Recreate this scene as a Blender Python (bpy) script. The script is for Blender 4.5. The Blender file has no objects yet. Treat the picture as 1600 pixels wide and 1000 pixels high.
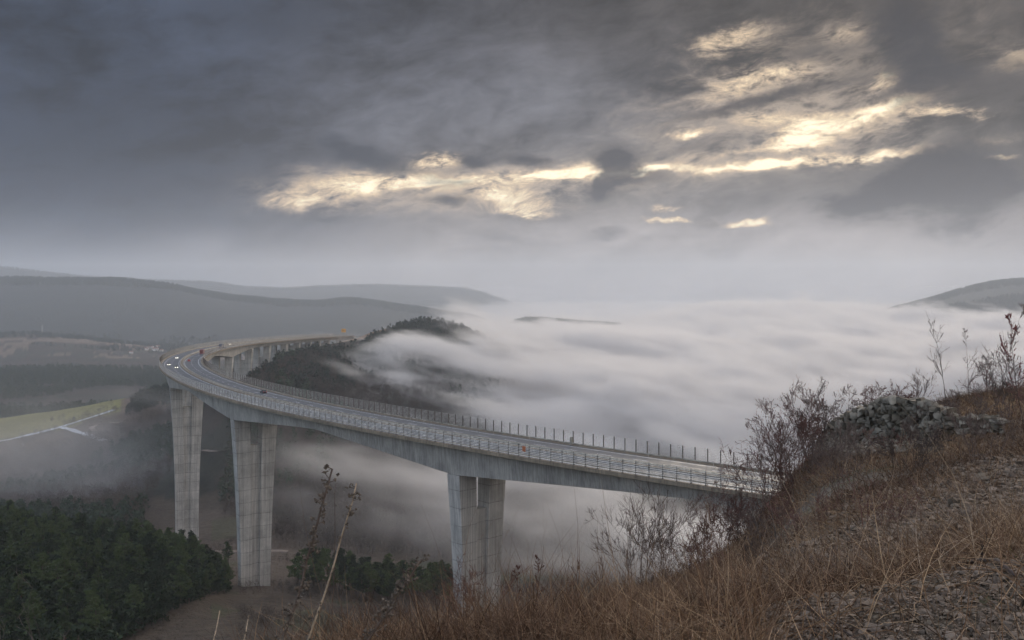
import bpy, math, random
import numpy as np
from mathutils import Vector

random.seed(7)
RNG = np.random.default_rng(11)
SC = bpy.context.scene
COL = SC.collection
R = math.radians

# ------------------------------------------------------------------ camera
CAMZ = 200.0
FPX, HY = 1540.0, 443.8            # focal length in photo pixels, horizon row (level camera, lens shifted down)
cam_d = bpy.data.cameras.new('camera')
cam_d.sensor_width = 36.0
cam_d.lens = FPX / 1600 * 36.0
cam_d.shift_y = -(500 - HY) / 1600
cam_d.clip_start = 0.1
cam_d.clip_end = 60000
cam = bpy.data.objects.new('camera', cam_d)
cam.location = (0, 0, CAMZ)
cam.rotation_euler = (R(90), 0, 0)
COL.objects.link(cam)
SC.camera = cam

# ------------------------------------------------------------------ node helpers
class NG:
    def __init__(s, nt):
        s.nt = nt
        nt.nodes.clear()
    def n(s, t, ins=None, **kw):
        nd = s.nt.nodes.new(t)
        for k, v in kw.items():
            setattr(nd, k, v)
        if ins:
            for k, v in ins.items():
                s.put(nd.inputs[k], v)
        return nd
    def put(s, sock, v):
        if isinstance(v, bpy.types.Node):
            s.nt.links.new(v.outputs[0], sock)
        elif isinstance(v, bpy.types.NodeSocket):
            s.nt.links.new(v, sock)
        else:
            if hasattr(sock, 'default_value'):
                try:
                    sock.default_value = v
                except Exception:
                    sock.default_value = (*v, 1.0) if len(v) == 3 else v
    def m(s, op, a, b=None, c=None, clamp=False):
        nd = s.nt.nodes.new('ShaderNodeMath')
        nd.operation = op
        nd.use_clamp = clamp
        s.put(nd.inputs[0], a)
        if b is not None: s.put(nd.inputs[1], b)
        if c is not None: s.put(nd.inputs[2], c)
        return nd.outputs[0]
    def vm(s, op, a, b=None):
        nd = s.nt.nodes.new('ShaderNodeVectorMath')
        nd.operation = op
        s.put(nd.inputs[0], a)
        if b is not None: s.put(nd.inputs[1], b)
        return nd.outputs[0]
    def sep(s, v):
        nd = s.n('ShaderNodeSeparateXYZ', {0: v})
        return nd.outputs
    def comb(s, x, y, z):
        return s.n('ShaderNodeCombineXYZ', {0: x, 1: y, 2: z}).outputs[0]
    def sstep(s, v, a, b, lo=0.0, hi=1.0):
        nd = s.nt.nodes.new('ShaderNodeMapRange')
        nd.interpolation_type = 'SMOOTHSTEP'
        s.put(nd.inputs[0], v); s.put(nd.inputs[1], a); s.put(nd.inputs[2], b)
        s.put(nd.inputs[3], lo); s.put(nd.inputs[4], hi)
        return nd.outputs[0]
    def noise(s, vec, scale, detail=3, rough=.55, dist=0, col=False, dim='3D'):
        nd = s.nt.nodes.new('ShaderNodeTexNoise')
        nd.noise_dimensions = dim
        s.put(nd.inputs['Vector'], vec)
        nd.inputs['Scale'].default_value = scale
        nd.inputs['Detail'].default_value = detail
        nd.inputs['Roughness'].default_value = rough
        nd.inputs['Distortion'].default_value = dist
        return nd.outputs[1] if col else nd.outputs[0]
    def mix(s, f, a, b, blend='MIX'):
        nd = s.nt.nodes.new('ShaderNodeMix')
        nd.data_type = 'RGBA'
        nd.blend_type = blend
        s.put(nd.inputs[0], f)
        s.put(nd.inputs[6], (*a, 1) if isinstance(a, tuple) and len(a) == 3 else a)
        s.put(nd.inputs[7], (*b, 1) if isinstance(b, tuple) and len(b) == 3 else b)
        return nd.outputs[2]

def srgb(r, g, b):
    return tuple((c / 255 / 12.92) if c <= 10 else ((c / 255 + .055) / 1.055) ** 2.4 for c in (r, g, b))

# ------------------------------------------------------------------ world: cloudy evening sky
SUN_AZ, SUN_EL = math.atan((1240 - 800) / FPX), R(9.5)
world = bpy.data.worlds.new('World')
SC.world = world
world.use_nodes = True
g = NG(world.node_tree)
tc = g.n('ShaderNodeTexCoord')
d = tc.outputs['Generated']
dx, dy, dz = g.sep(d)
hyp = g.m('SQRT', g.m('ADD', g.m('MULTIPLY', dx, dx), g.m('MULTIPLY', dy, dy)))
AZ = g.m('MULTIPLY', g.m('ARCTAN2', dx, dy), 1.0)             # 0 = straight ahead, + to the right
EL = g.m('ARCTAN2', dz, hyp)
def px_az(x): return math.atan((x - 800) / FPX)
def px_el(x, y): return math.atan((HY - y) / FPX * math.cos(px_az(x)))
# cloud coordinates: azimuth/elevation plane stretched sideways, with a shear so that streaks climb to the right
AE = g.comb(AZ, g.m('ADD', g.m('MULTIPLY', EL, 1.9), g.m('MULTIPLY', AZ, -0.24)), 0.0)
warp = g.noise(AE, 6.0, 3, .6, 0, True)
wv = g.vm('SUBTRACT', warp, (.5, .5, .5))
AEw = g.vm('ADD', AE, g.vm('MULTIPLY', wv, (.085, .10, 0)))
big = g.m('SUBTRACT', g.noise(AEw, 4.0, 4, .55), .5)
med = g.m('SUBTRACT', g.noise(g.vm('ADD', AEw, (3.1, 1.7, 0)), 11.0, 6, .62), .5)
fine = g.m('SUBTRACT', g.noise(g.vm('MULTIPLY', AEw, (.8, 1.15, 1)), 36.0, 6, .72), .5)
# warped direction for the hand placed cloud bodies
wz = g.vm('SUBTRACT', g.noise(g.comb(AZ, g.m('MULTIPLY', EL, 1.6), 3.3), 17.0, 5, .64, 0, True), (.5, .5, .5))
PW = g.vm('ADD', g.comb(AZ, EL, 0.0), g.vm('MULTIPLY', wz, (.060, .030, 0)))
K = math.exp(-1.0)
def blobs(L, start=0.0):
    """sum of soft ellipses (x, y, half width, half height in photo pixels, tilt up to the right) weighted by k"""
    acc = start
    for (x, y, w, h, tilt), k in L:
        mp = g.n('ShaderNodeMapping', vector_type='TEXTURE')
        g.put(mp.inputs['Vector'], PW)
        mp.inputs['Location'].default_value = (px_az(x), px_el(x, y), 0)
        mp.inputs['Rotation'].default_value = (0, 0, R(tilt))
        mp.inputs['Scale'].default_value = (w / FPX, h / FPX, 1)
        nd = g.n('ShaderNodeVectorMath', operation='DOT_PRODUCT')
        g.put(nd.inputs[0], mp.outputs[0]); g.put(nd.inputs[1], mp.outputs[0])
        acc = g.m('MULTIPLY_ADD', g.m('POWER', K, nd.outputs['Value']), k, acc)
    return acc
lr = g.sstep(AZ, -.42, .30)
up = g.mix(lr, srgb(52, 61, 78), srgb(76, 71, 68))
lo = g.mix(g.sstep(AZ, -.50, -.05), srgb(112, 119, 134), srgb(164, 157, 156))
elp = g.m('ADD', EL, g.m('ADD', g.m('MULTIPLY', big, .17), g.m('MULTIPLY', med, .04)))
elp = g.m('ADD', elp, g.m('MULTIPLY', AZ, -.05))
base = g.mix(g.sstep(elp, .030, .100), lo, up)
base = g.mix(blobs([((800, 190, 230, 90, 8), .50), ((580, 150, 180, 80, 20), .22)]), base, srgb(122, 124, 134))
base = g.mix(blobs([((1060, 270, 520, 80, 5), .55)]), base, srgb(142, 136, 132))
sh = g.m('MULTIPLY_ADD', big, 2.3, g.m('MULTIPLY_ADD', med, 2.8, g.m('MULTIPLY_ADD', fine, .9, 1.0)))
sh = g.m('MULTIPLY_ADD', g.m('SUBTRACT', g.m('MAXIMUM', sh, .45), 1.0), g.sstep(EL, .0, .09, .45, 1.0), 1.0)
base = g.vm('MULTIPLY', base, g.comb(sh, sh, sh))
glow = blobs([
    ((470, 312, 52, 17, 8), .75), ((560, 290, 70, 18, 4), .95), ((650, 284, 60, 12, 2), .7), ((790, 306, 80, 20, -8), .95), ((885, 271, 62, 11, 3), 1.5), ((820, 330, 50, 6, -4), .8),
    ((682, 249, 36, 12, 8), 1.1), ((735, 280, 140, 8, 0), .5), ((960, 270, 260, 6, 3), .38), ((1150, 235, 180, 8, 8), .35), ((1480, 225, 80, 8, 6), .35), ((1010, 267, 45, 6, 4), 1.1), ((1130, 261, 70, 7, 4), .9), ((1210, 257, 70, 7, 5), 1.1), ((1330, 251, 110, 6, 3), 1.3),
    ((1255, 195, 40, 18, 20), 1.0), ((1190, 183, 40, 12, 4), .7), ((1360, 176, 90, 11, 14), 1.15), ((1470, 178, 60, 8, -2), .75), ((1310, 215, 110, 14, 6), .38), ((1260, 225, 34, 14, 0), .6),
    ((1140, 62, 56, 20, 12), .62), ((1160, 132, 70, 14, 14), .68), ((1230, 118, 60, 16, 20), .5), ((1330, 56, 40, 16, 0), .38), ((1378, 117, 26, 16, 30), .95), ((1585, 95, 34, 20, 10), .45),
    ((1075, 211, 32, 6, 4), .95), ((1170, 347, 34, 6, 0), 1.0), ((1060, 342, 44, 4, -5), .8), ((1040, 324, 26, 4, 0), .7), ((1568, 241, 18, 4, 0), .8), ((235, 18, 50, 30, 0), .14)])
wide = blobs([((660, 292, 260, 40, 2), .75), ((1240, 150, 280, 100, 10), .58), ((1080, 264, 380, 22, 3), .45)])
rag = g.m('MULTIPLY_ADD', med, 2.8, g.m('MULTIPLY_ADD', fine, 4.2, 1.0))
br = g.m('MULTIPLY', glow, rag)
base = g.mix(g.m('MULTIPLY', g.sstep(g.m('MULTIPLY_ADD', wide, rag, g.m('MULTIPLY', br, .9)), .10, 1.0), .72), base, srgb(192, 174, 156))
base = g.mix(g.m('MULTIPLY', g.sstep(br, .15, .85), .85), base, srgb(236, 208, 172))
base = g.mix(g.sstep(br, .50, 1.1), base, srgb(255, 236, 200))
base = g.mix(g.sstep(br, .85, 1.5), base, (1.35, 1.18, .86))
dark = blobs([
    ((965, 256, 26, 32, 60), 1.7), ((940, 290, 34, 18, 35), 1.6), ((1020, 280, 50, 10, 0), .5), ((1400, 298, 100, 32, 12), 1.5), ((1478, 252, 50, 26, 30), 1.6), ((1545, 290, 80, 44, 10), 1.2), ((1340, 315, 40, 14, 10), .7),
    ((1420, 50, 46, 80, 10), 1.1), ((1480, 120, 110, 40, -4), .9), ((740, 251, 30, 14, 0), 1.2), ((815, 250, 40, 12, 0), 1.0), ((700, 308, 40, 9, 0), .7), ((735, 288, 60, 8, -6), .5),
    ((500, 342, 34, 8, 0), .8), ((1120, 315, 30, 10, 0), .6), ((1190, 318, 44, 14, 5), .7), ((1200, 155, 130, 10, 12), .9), ((600, 252, 90, 18, -12), .8), ((540, 236, 80, 26, -10), .4), ((1270, 88, 70, 22, 10), .6),
    ((800, 372, 80, 12, -10), .5), ((950, 372, 36, 9, 10), .5), ((1560, 370, 120, 40, 0), .5), ((150, 190, 200, 70, 0), .45), ((400, 20, 120, 50, 0), .4), ((1100, 230, 80, 12, 8), .5), ((340, 290, 130, 36, 4), .5), ((80, 260, 120, 60, 0), .3)])
dk = g.sstep(g.m('MULTIPLY_ADD', med, 2.6, g.m('MULTIPLY_ADD', fine, 1.3, dark)), .10, 1.15)
dk = g.m('MULTIPLY', dk, g.sstep(dark, .05, .3))
base = g.mix(g.m('MULTIPLY', dk, .92), base, g.mix(lr, srgb(44, 52, 66), srgb(56, 55, 59)))
# clear air colour of the sky texture above and behind, where the overcast is brighter
sky = g.n('ShaderNodeTexSky', sky_type='NISHITA')
sky.sun_disc = False
sky.sun_elevation = SUN_EL
sky.sun_rotation = SUN_AZ
skyc = g.vm('MULTIPLY', sky.outputs[0], (.09, .09, .09))
over = g.vm('ADD', skyc, g.mix(g.sstep(dx, -.8, .8), (.50, .61, .80), (.84, .74, .68)))
azabs = g.m('ABSOLUTE', AZ)
wh = g.m('MAXIMUM', g.sstep(EL, .30, .75), g.sstep(azabs, .75, 1.7))
base = g.mix(wh, base, over)
base = g.mix(g.sstep(EL, -.02, -.08), base, (.10, .10, .11))
bg = g.n('ShaderNodeBackground', {'Color': base, 'Strength': 1.0})
out = g.n('ShaderNodeOutputWorld', {'Surface': bg})
world.cycles.sampling_method = 'MANUAL'
world.cycles.sample_map_resolution = 512

# ------------------------------------------------------------------ sun behind thin cloud
sl = bpy.data.lights.new('sun', 'SUN')
sl.energy = 1.2
sl.angle = R(14)
sl.color = (1.0, .86, .68)
so = bpy.data.objects.new('sun', sl)
so.rotation_euler = Vector((-math.sin(SUN_AZ) * math.cos(SUN_EL), -math.cos(SUN_AZ) * math.cos(SUN_EL), -math.sin(SUN_EL))).to_track_quat('-Z', 'Y').to_euler()
so.location = (0, 0, 400)
COL.objects.link(so)

SC.view_settings.view_transform = 'Standard'
SC.view_settings.look = 'None'
SC.view_settings.exposure = 0.06
SC.view_settings.gamma = 1.0
cy = SC.cycles
cy.use_denoising = True
cy.denoiser = 'OPENIMAGEDENOISE'
cy.use_adaptive_sampling = True
cy.adaptive_threshold = 0.04
cy.max_bounces = 6
cy.diffuse_bounces = 2
cy.glossy_bounces = 2
cy.transparent_max_bounces = 8
cy.volume_bounces = 3
cy.volume_max_steps = 512
cy.volume_step_rate = 1.0

# ------------------------------------------------------------------ mesh / object helpers
def link(name, me, mat=None, parent=None, loc=None):
    o = bpy.data.objects.new(name, me)
    if mat is not None and me is not None:
        for mm in (mat if isinstance(mat, (list, tuple)) else [mat]):
            me.materials.append(mm)
    COL.objects.link(o)
    if parent is not None: o.parent = parent
    if loc is not None: o.location = loc
    return o
def tag(o, label=None, cat=None, group=None, kind=None):
    if label: o['label'] = label
    if cat: o['category'] = cat
    if group: o['group'] = group
    if kind: o['kind'] = kind
    return o
def empty(name, loc=(0, 0, 0), rz=0.0):
    o = bpy.data.objects.new(name, None)
    o.location = loc
    o.rotation_euler = (0, 0, rz)
    o.empty_display_size = .5
    COL.objects.link(o)
    return o
def mesh_np(name, V, F, smooth=False):
    """V (n,3) array, F (m,k) array of equal-sized faces"""
    V = np.asarray(V, np.float32); F = np.asarray(F, np.int32)
    me = bpy.data.meshes.new(name)
    k = F.shape[1]
    me.vertices.add(len(V)); me.vertices.foreach_set('co', V.ravel())
    me.loops.add(F.size); me.loops.foreach_set('vertex_index', F.ravel())
    me.polygons.add(len(F))
    me.polygons.foreach_set('loop_start', np.arange(0, F.size, k, dtype=np.int32))
    if smooth: me.polygons.foreach_set('use_smooth', np.ones(len(F), bool))
    me.update(calc_edges=True)
    me.validate()
    return me
class MB:
    def __init__(s): s.V = []; s.F = []; s.n = 0
    def add(s, V, F):
        s.V.append(np.asarray(V, float)); s.F += [tuple(int(i) + s.n for i in f) for f in F]; s.n += len(V)
        return s
    def box(s, c, h, ax=None):
        """centre, half sizes, optional 3 axis rows"""
        c = np.array(c, float)
        A = np.eye(3) if ax is None else np.array(ax, float)
        pts = [c + sx * h[0] * A[0] + sy * h[1] * A[1] + sz * h[2] * A[2] for sz in (-1, 1) for sx, sy in ((-1, -1), (1, -1), (1, 1), (-1, 1))]
        return s.add(pts, [(3, 2, 1, 0), (4, 5, 6, 7), (0, 1, 5, 4), (1, 2, 6, 5), (2, 3, 7, 6), (3, 0, 4, 7)])
    def prism(s, poly, depth_vec):
        n = len(poly); P = np.array(poly, float); Q = P + np.array(depth_vec)
        F = [tuple(range(n))[::-1], tuple(range(n, 2 * n))] + [(i, (i + 1) % n, (i + 1) % n + n, i + n) for i in range(n)]
        return s.add(np.vstack([P, Q]), F)
    def loft(s, rings, closed=True, caps=True):
        n = len(rings[0]); k = len(rings)
        F = []
        for i in range(k - 1):
            for j in range(n if closed else n - 1):
                a, b = i * n + j, i * n + (j + 1) % n
                F.append((a, b, b + n, a + n))
        if caps and closed:
            F += [tuple(range(n))[::-1], tuple(range((k - 1) * n, k * n))]
        return s.add(np.vstack([np.array(r, float) for r in rings]), F)
    def tube(s, pts, rad, n=6):
        pts = [np.array(p, float) for p in pts]
        rings = []
        for i, p in enumerate(pts):
            t = pts[min(i + 1, len(pts) - 1)] - pts[max(i - 1, 0)]
            t /= np.linalg.norm(t) + 1e-9
            u = np.cross(t, (0, 0, 1) if abs(t[2]) < .9 else (1, 0, 0)); u /= np.linalg.norm(u)
            v = np.cross(t, u)
            r = rad[i] if hasattr(rad, '__len__') else rad
            rings.append([p + r * (math.cos(a) * u + math.sin(a) * v) for a in np.arange(n) * 2 * math.pi / n])
        return s.loft(rings)
    def mesh(s, name):
        me = bpy.data.meshes.new(name)
        me.from_pydata(np.vstack(s.V).tolist(), [], s.F)
        me.validate(); me.update()
        return me
    def build(s, name, mat, parent=None, loc=None, smooth=False):
        me = s.mesh(name)
        if smooth:
            for p in me.polygons: p.use_smooth = True
        return link(name, me, mat, parent, loc)
def copy_tree(o, parent=None):
    c = o.copy()
    COL.objects.link(c)
    c.parent = parent
    for ch in [x for x in KIDS.get(o.name, [])]:
        copy_tree(ch, c)
    return c
KIDS = {}
def index_kids(o):
    KIDS[o.name] = list(o.children)
    for ch in o.children: index_kids(ch)

# ------------------------------------------------------------------ numpy noise
_T = np.random.default_rng(3).random((512, 512))
def vnoise(x, y):
    xi = np.floor(x).astype(int); yi = np.floor(y).astype(int)
    fx = x - xi; fy = y - yi
    fx = fx * fx * (3 - 2 * fx); fy = fy * fy * (3 - 2 * fy)
    a = _T[xi & 511, yi & 511]; b = _T[(xi + 1) & 511, yi & 511]
    c = _T[xi & 511, (yi + 1) & 511]; e = _T[(xi + 1) & 511, (yi + 1) & 511]
    return (a * (1 - fx) + b * fx) * (1 - fy) + (c * (1 - fx) + e * fx) * fy - .5

# ------------------------------------------------------------------ terrain: a table of drops below the eye over bearing and distance
def zof(D, y): return -(y - HY) / FPX * D
RX = np.arange(-700, 2301, 10.0)
rings = []
def ring(Dx, Y=None, Z=None):
    """Dx: number or [(x, D)...]; Y: [(x, row)...] or Z: [(x, z)...]"""
    D = np.full(len(RX), float(Dx)) if not isinstance(Dx, list) else np.interp(RX, *zip(*Dx))
    if Y is not None:
        z = zof(D, np.interp(RX, *zip(*Y)))
    else:
        z = np.interp(RX, *zip(*Z))
    rings.append((D, z))
ring(1.0, Z=[(0, -1.72), (2000, -1.60)])
ring(2.2, Z=[(-400, -1.9), (800, -1.72), (1600, -1.45), (2000, -1.3)])
ring(5, [(-400, 1300), (0, 1200), (400, 1085), (600, 1035), (800, 1000), (1000, 975), (1300, 925), (1600, 872), (2000, 830)])
ring([(400, 9), (800, 11), (1200, 13), (1600, 13)],
     [(-400, 1280), (0, 1180), (400, 1068), (600, 1012), (800, 972), (1000, 940), (1200, 890), (1400, 830), (1600, 775), (2000, 700)])
ring([(0, 13), (400, 15), (600, 17), (740, 20), (900, 25), (1000, 28), (1100, 31), (1200, 34), (1290, 36), (1450, 38), (1600, 40), (2000, 42)],
     [(-400, 1240), (0, 1130), (400, 1052), (600, 1000), (740, 972), (900, 938), (1000, 915), (1100, 880), (1160, 835), (1200, 785), (1250, 725), (1300, 672), (1360, 645), (1450, 632), (1500, 618), (1600, 604), (2000, 560)])
ring([(0, 24), (600, 32), (1000, 46), (1200, 54), (1600, 60), (2000, 62)],
     Z=[(-400, -18), (0, -18), (400, -17), (600, -17.5), (740, -17), (900, -17), (1000, -17), (1100, -16), (1200, -14.5), (1300, -10), (1400, -8.5), (1600, -8), (2000, -6)])
ring(120, Z=[(0, -75), (400, -72), (740, -62), (900, -58), (1000, -52), (1200, -46), (1400, -40), (2000, -30)])
ring(205, Z=[(0, -118), (400, -112), (600, -102), (740, -96), (900, -86), (1000, -76), (1100, -66), (1200, -56), (1290, -48), (1400, -44), (2000, -34)])
ring(300, [(-400, 980), (0, 1000), (250, 1002), (340, 985), (400, 980), (500, 1000), (600, 1010), (740, 1015), (900, 1010), (1000, 1000), (1200, 900), (1500, 800)])
ring([(0, 400), (300, 395), (360, 405), (1600, 420)],
     [(-400, 815), (0, 822), (160, 848), (260, 866), (310, 892), (345, 914), (365, 918), (430, 921), (500, 930), (600, 938), (740, 938), (900, 930), (1000, 925), (1200, 890), (1500, 830)])
ring(480, [(-400, 860), (0, 870), (250, 885), (330, 880), (400, 882), (500, 895), (600, 905), (740, 910), (1000, 900), (1200, 880)])
ring(580, [(0, 850), (290, 848), (330, 842), (440, 842), (500, 855), (600, 868), (740, 870), (1000, 860), (1200, 850)])
ring(700, [(-400, 800), (0, 790), (150, 785), (290, 778), (360, 760), (440, 770), (600, 785), (740, 790), (1000, 790), (1300, 780)])
ring([(300, 950), (380, 790), (450, 810), (530, 900), (600, 1000), (680, 1050)],
     [(-200, 760), (0, 728), (100, 716), (200, 700), (270, 672), (325, 618), (380, 606), (450, 610), (530, 602), (600, 596), (680, 592), (800, 650), (900, 690), (1000, 690), (1300, 690)])
ring([(0, 1150), (300, 1150), (380, 920), (450, 960), (530, 1080), (600, 1230), (680, 1300), (800, 1300)],
     [(-200, 720), (0, 684), (100, 664), (190, 636), (250, 622), (300, 612), (380, 592), (450, 566), (530, 545), (570, 530), (600, 520), (650, 509), (680, 505), (720, 512), (750, 524), (800, 546), (860, 590), (920, 650), (1000, 665), (1300, 660)])
ring([(0, 1380), (300, 1400), (380, 1100), (450, 1150), (530, 1290), (600, 1400), (680, 1450), (800, 1450)],
     [(-200, 680), (0, 652), (100, 636), (190, 618), (250, 612), (300, 600), (380, 575), (450, 552), (530, 527.5), (560, 520), (600, 508), (680, 506), (750, 535), (800, 565), (860, 620), (1000, 660), (1300, 660)])
ring([(0, 1650), (800, 1750)], Z=[(-200, -225), (300, -225), (450, -215), (530, -190), (600, -180), (750, -190), (850, -230), (2000, -240)])
ring(2100, Z=[(-200, -215), (300, -215), (500, -230), (2000, -250)])
ring(2800, [(-200, 572), (0, 566), (100, 562), (240, 566), (300, 568), (400, 572), (600, 580), (740, 560), (800, 545), (900, 548), (1000, 555), (1100, 590), (1600, 590)])
ring(3500, [(-200, 505), (0, 512), (40, 512), (90, 519), (150, 527), (200, 533), (240, 540), (300, 545), (400, 552), (600, 560), (740, 545), (775, 512), (800, 494), (822, 489), (850, 490), (900, 496), (950, 497), (990, 502), (1050, 530), (1150, 540), (1600, 540)])
ring(3800, Z=[(-200, -240), (500, -260), (800, -260), (1200, -240), (1600, -220)])
ring(4000, [(-200, 505), (0, 508), (300, 514), (500, 520), (800, 535), (1200, 520), (1340, 510), (1400, 499), (1480, 480), (1540, 471), (1600, 466), (2000, 440)])
if 0: ring(5200, [(-200, 500), (0, 505), (300, 510), (500, 512), (800, 530), (1200, 520), (1340, 508), (1400, 497), (1480, 478), (1540, 470), (1600, 466), (2000, 440)])
ring(5300, [(-400, 425), (0, 431), (60, 430), (130, 431), (200, 433), (260, 438), (310, 449), (360, 459), (430, 468), (500, 472), (540, 464), (580, 469), (650, 480), (750, 496), (800, 530), (1100, 525), (1150, 494), (1200, 479), (1225, 477), (1260, 484), (1310, 494), (1345, 493), (1400, 481), (1450, 467), (1500, 451), (1540, 440), (1580, 434), (1620, 433), (1800, 420)])
ring(7300, Z=[(-200, -160), (300, -200), (800, -250), (1200, -250), (1600, -150)])
ring(9800, [(-400, 395), (0, 408), (60, 417), (130, 427), (200, 431), (280, 435), (340, 437), (370, 443), (450, 447), (500, 443), (550, 441), (650, 442), (740, 448), (775, 462), (860, 492), (1300, 500), (1600, 440), (2000, 430)])
ring(13000, Z=[(-400, -340), (2000, -340)])
LT = np.linspace(0, math.log(13000), 760)
TAB = np.zeros((len(RX), len(LT)))
for i in range(len(RX)):
    ds = np.log([r[0][i] for r in rings]); zs = [r[1][i] for r in rings]
    TAB[i] = np.interp(LT, ds, zs)
def blur(T, sig, axis):
    k = int(sig * 3) + 1
    w = np.exp(-.5 * (np.arange(-k, k + 1) / sig) ** 2); w /= w.sum()
    P = np.pad(T, [(k, k) if a == axis else (0, 0) for a in (0, 1)], mode='edge')
    o = np.zeros_like(T)
    for j, ww in enumerate(w):
        o += ww * (P[j:j + T.shape[0]] if axis == 0 else P[:, j:j + T.shape[1]])
    return o
TAB = blur(blur(TAB, 3.2, 1), 1.3, 0)
def height(X, Y, noisy=True):
    X = np.asarray(X, float); Y = np.asarray(Y, float)
    r = np.hypot(X, Y)
    az = np.abs(np.arctan2(X, Y))
    D = np.where(az < R(42), Y, np.maximum(r * math.cos(R(42)), 1))
    D = np.clip(D, 1.0, 12999)
    xp = np.clip(800 + FPX * X / np.maximum(D, 1e-3), -695, 2295)
    fi = (xp - RX[0]) / 10; i0 = np.clip(fi.astype(int), 0, len(RX) - 2); fi = np.clip(fi - i0, 0, 1)
    fj = np.log(D) / (LT[1] - LT[0]); j0 = np.clip(fj.astype(int), 0, len(LT) - 2); fj = np.clip(fj - j0, 0, 1)
    z = (TAB[i0, j0] * (1 - fi) + TAB[i0 + 1, j0] * fi) * (1 - fj) + (TAB[i0, j0 + 1] * (1 - fi) + TAB[i0 + 1, j0 + 1] * fi) * fj
    back = np.clip((az - R(45)) / R(40), 0, 1); back = back * back * (3 - 2 * back)
    z = z * (1 - back) + back * (-1.7 - 0.004 * r)
    if noisy:
        for k, lam in enumerate((.35, 1.1, 3.5, 11, 36, 110, 360, 1100)):
            w = np.clip((D / 7 - lam) / lam, 0, 1) * (lam > D * .055 * (lam < 30)) * (lam > D * .0006)
            z = z + w * lam * (.060 if lam < 200 else .035) * vnoise(X / lam + 17.3 * k, Y / lam + 5.1 * k)
    return z + CAMZ
def at(x, y, D): return np.array([(x - 800) / FPX * D, D, CAMZ - (y - HY) / FPX * D])
def col(x, D): return (x - 800) / FPX * D          # world X of photo column x at distance D
def hit(x, y, D0=20, D1=9000):
    """where the line of sight of a photo pixel meets the ground"""
    D = np.exp(np.linspace(math.log(D0), math.log(D1), 4000))
    X = (x - 800) / FPX * D
    below = height(X, D) >= CAMZ - (y - HY) / FPX * D
    k = int(np.argmax(below)) if below.any() else len(D) - 1
    return np.array([X[k], D[k], float(height(X[k], D[k]))])

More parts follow.
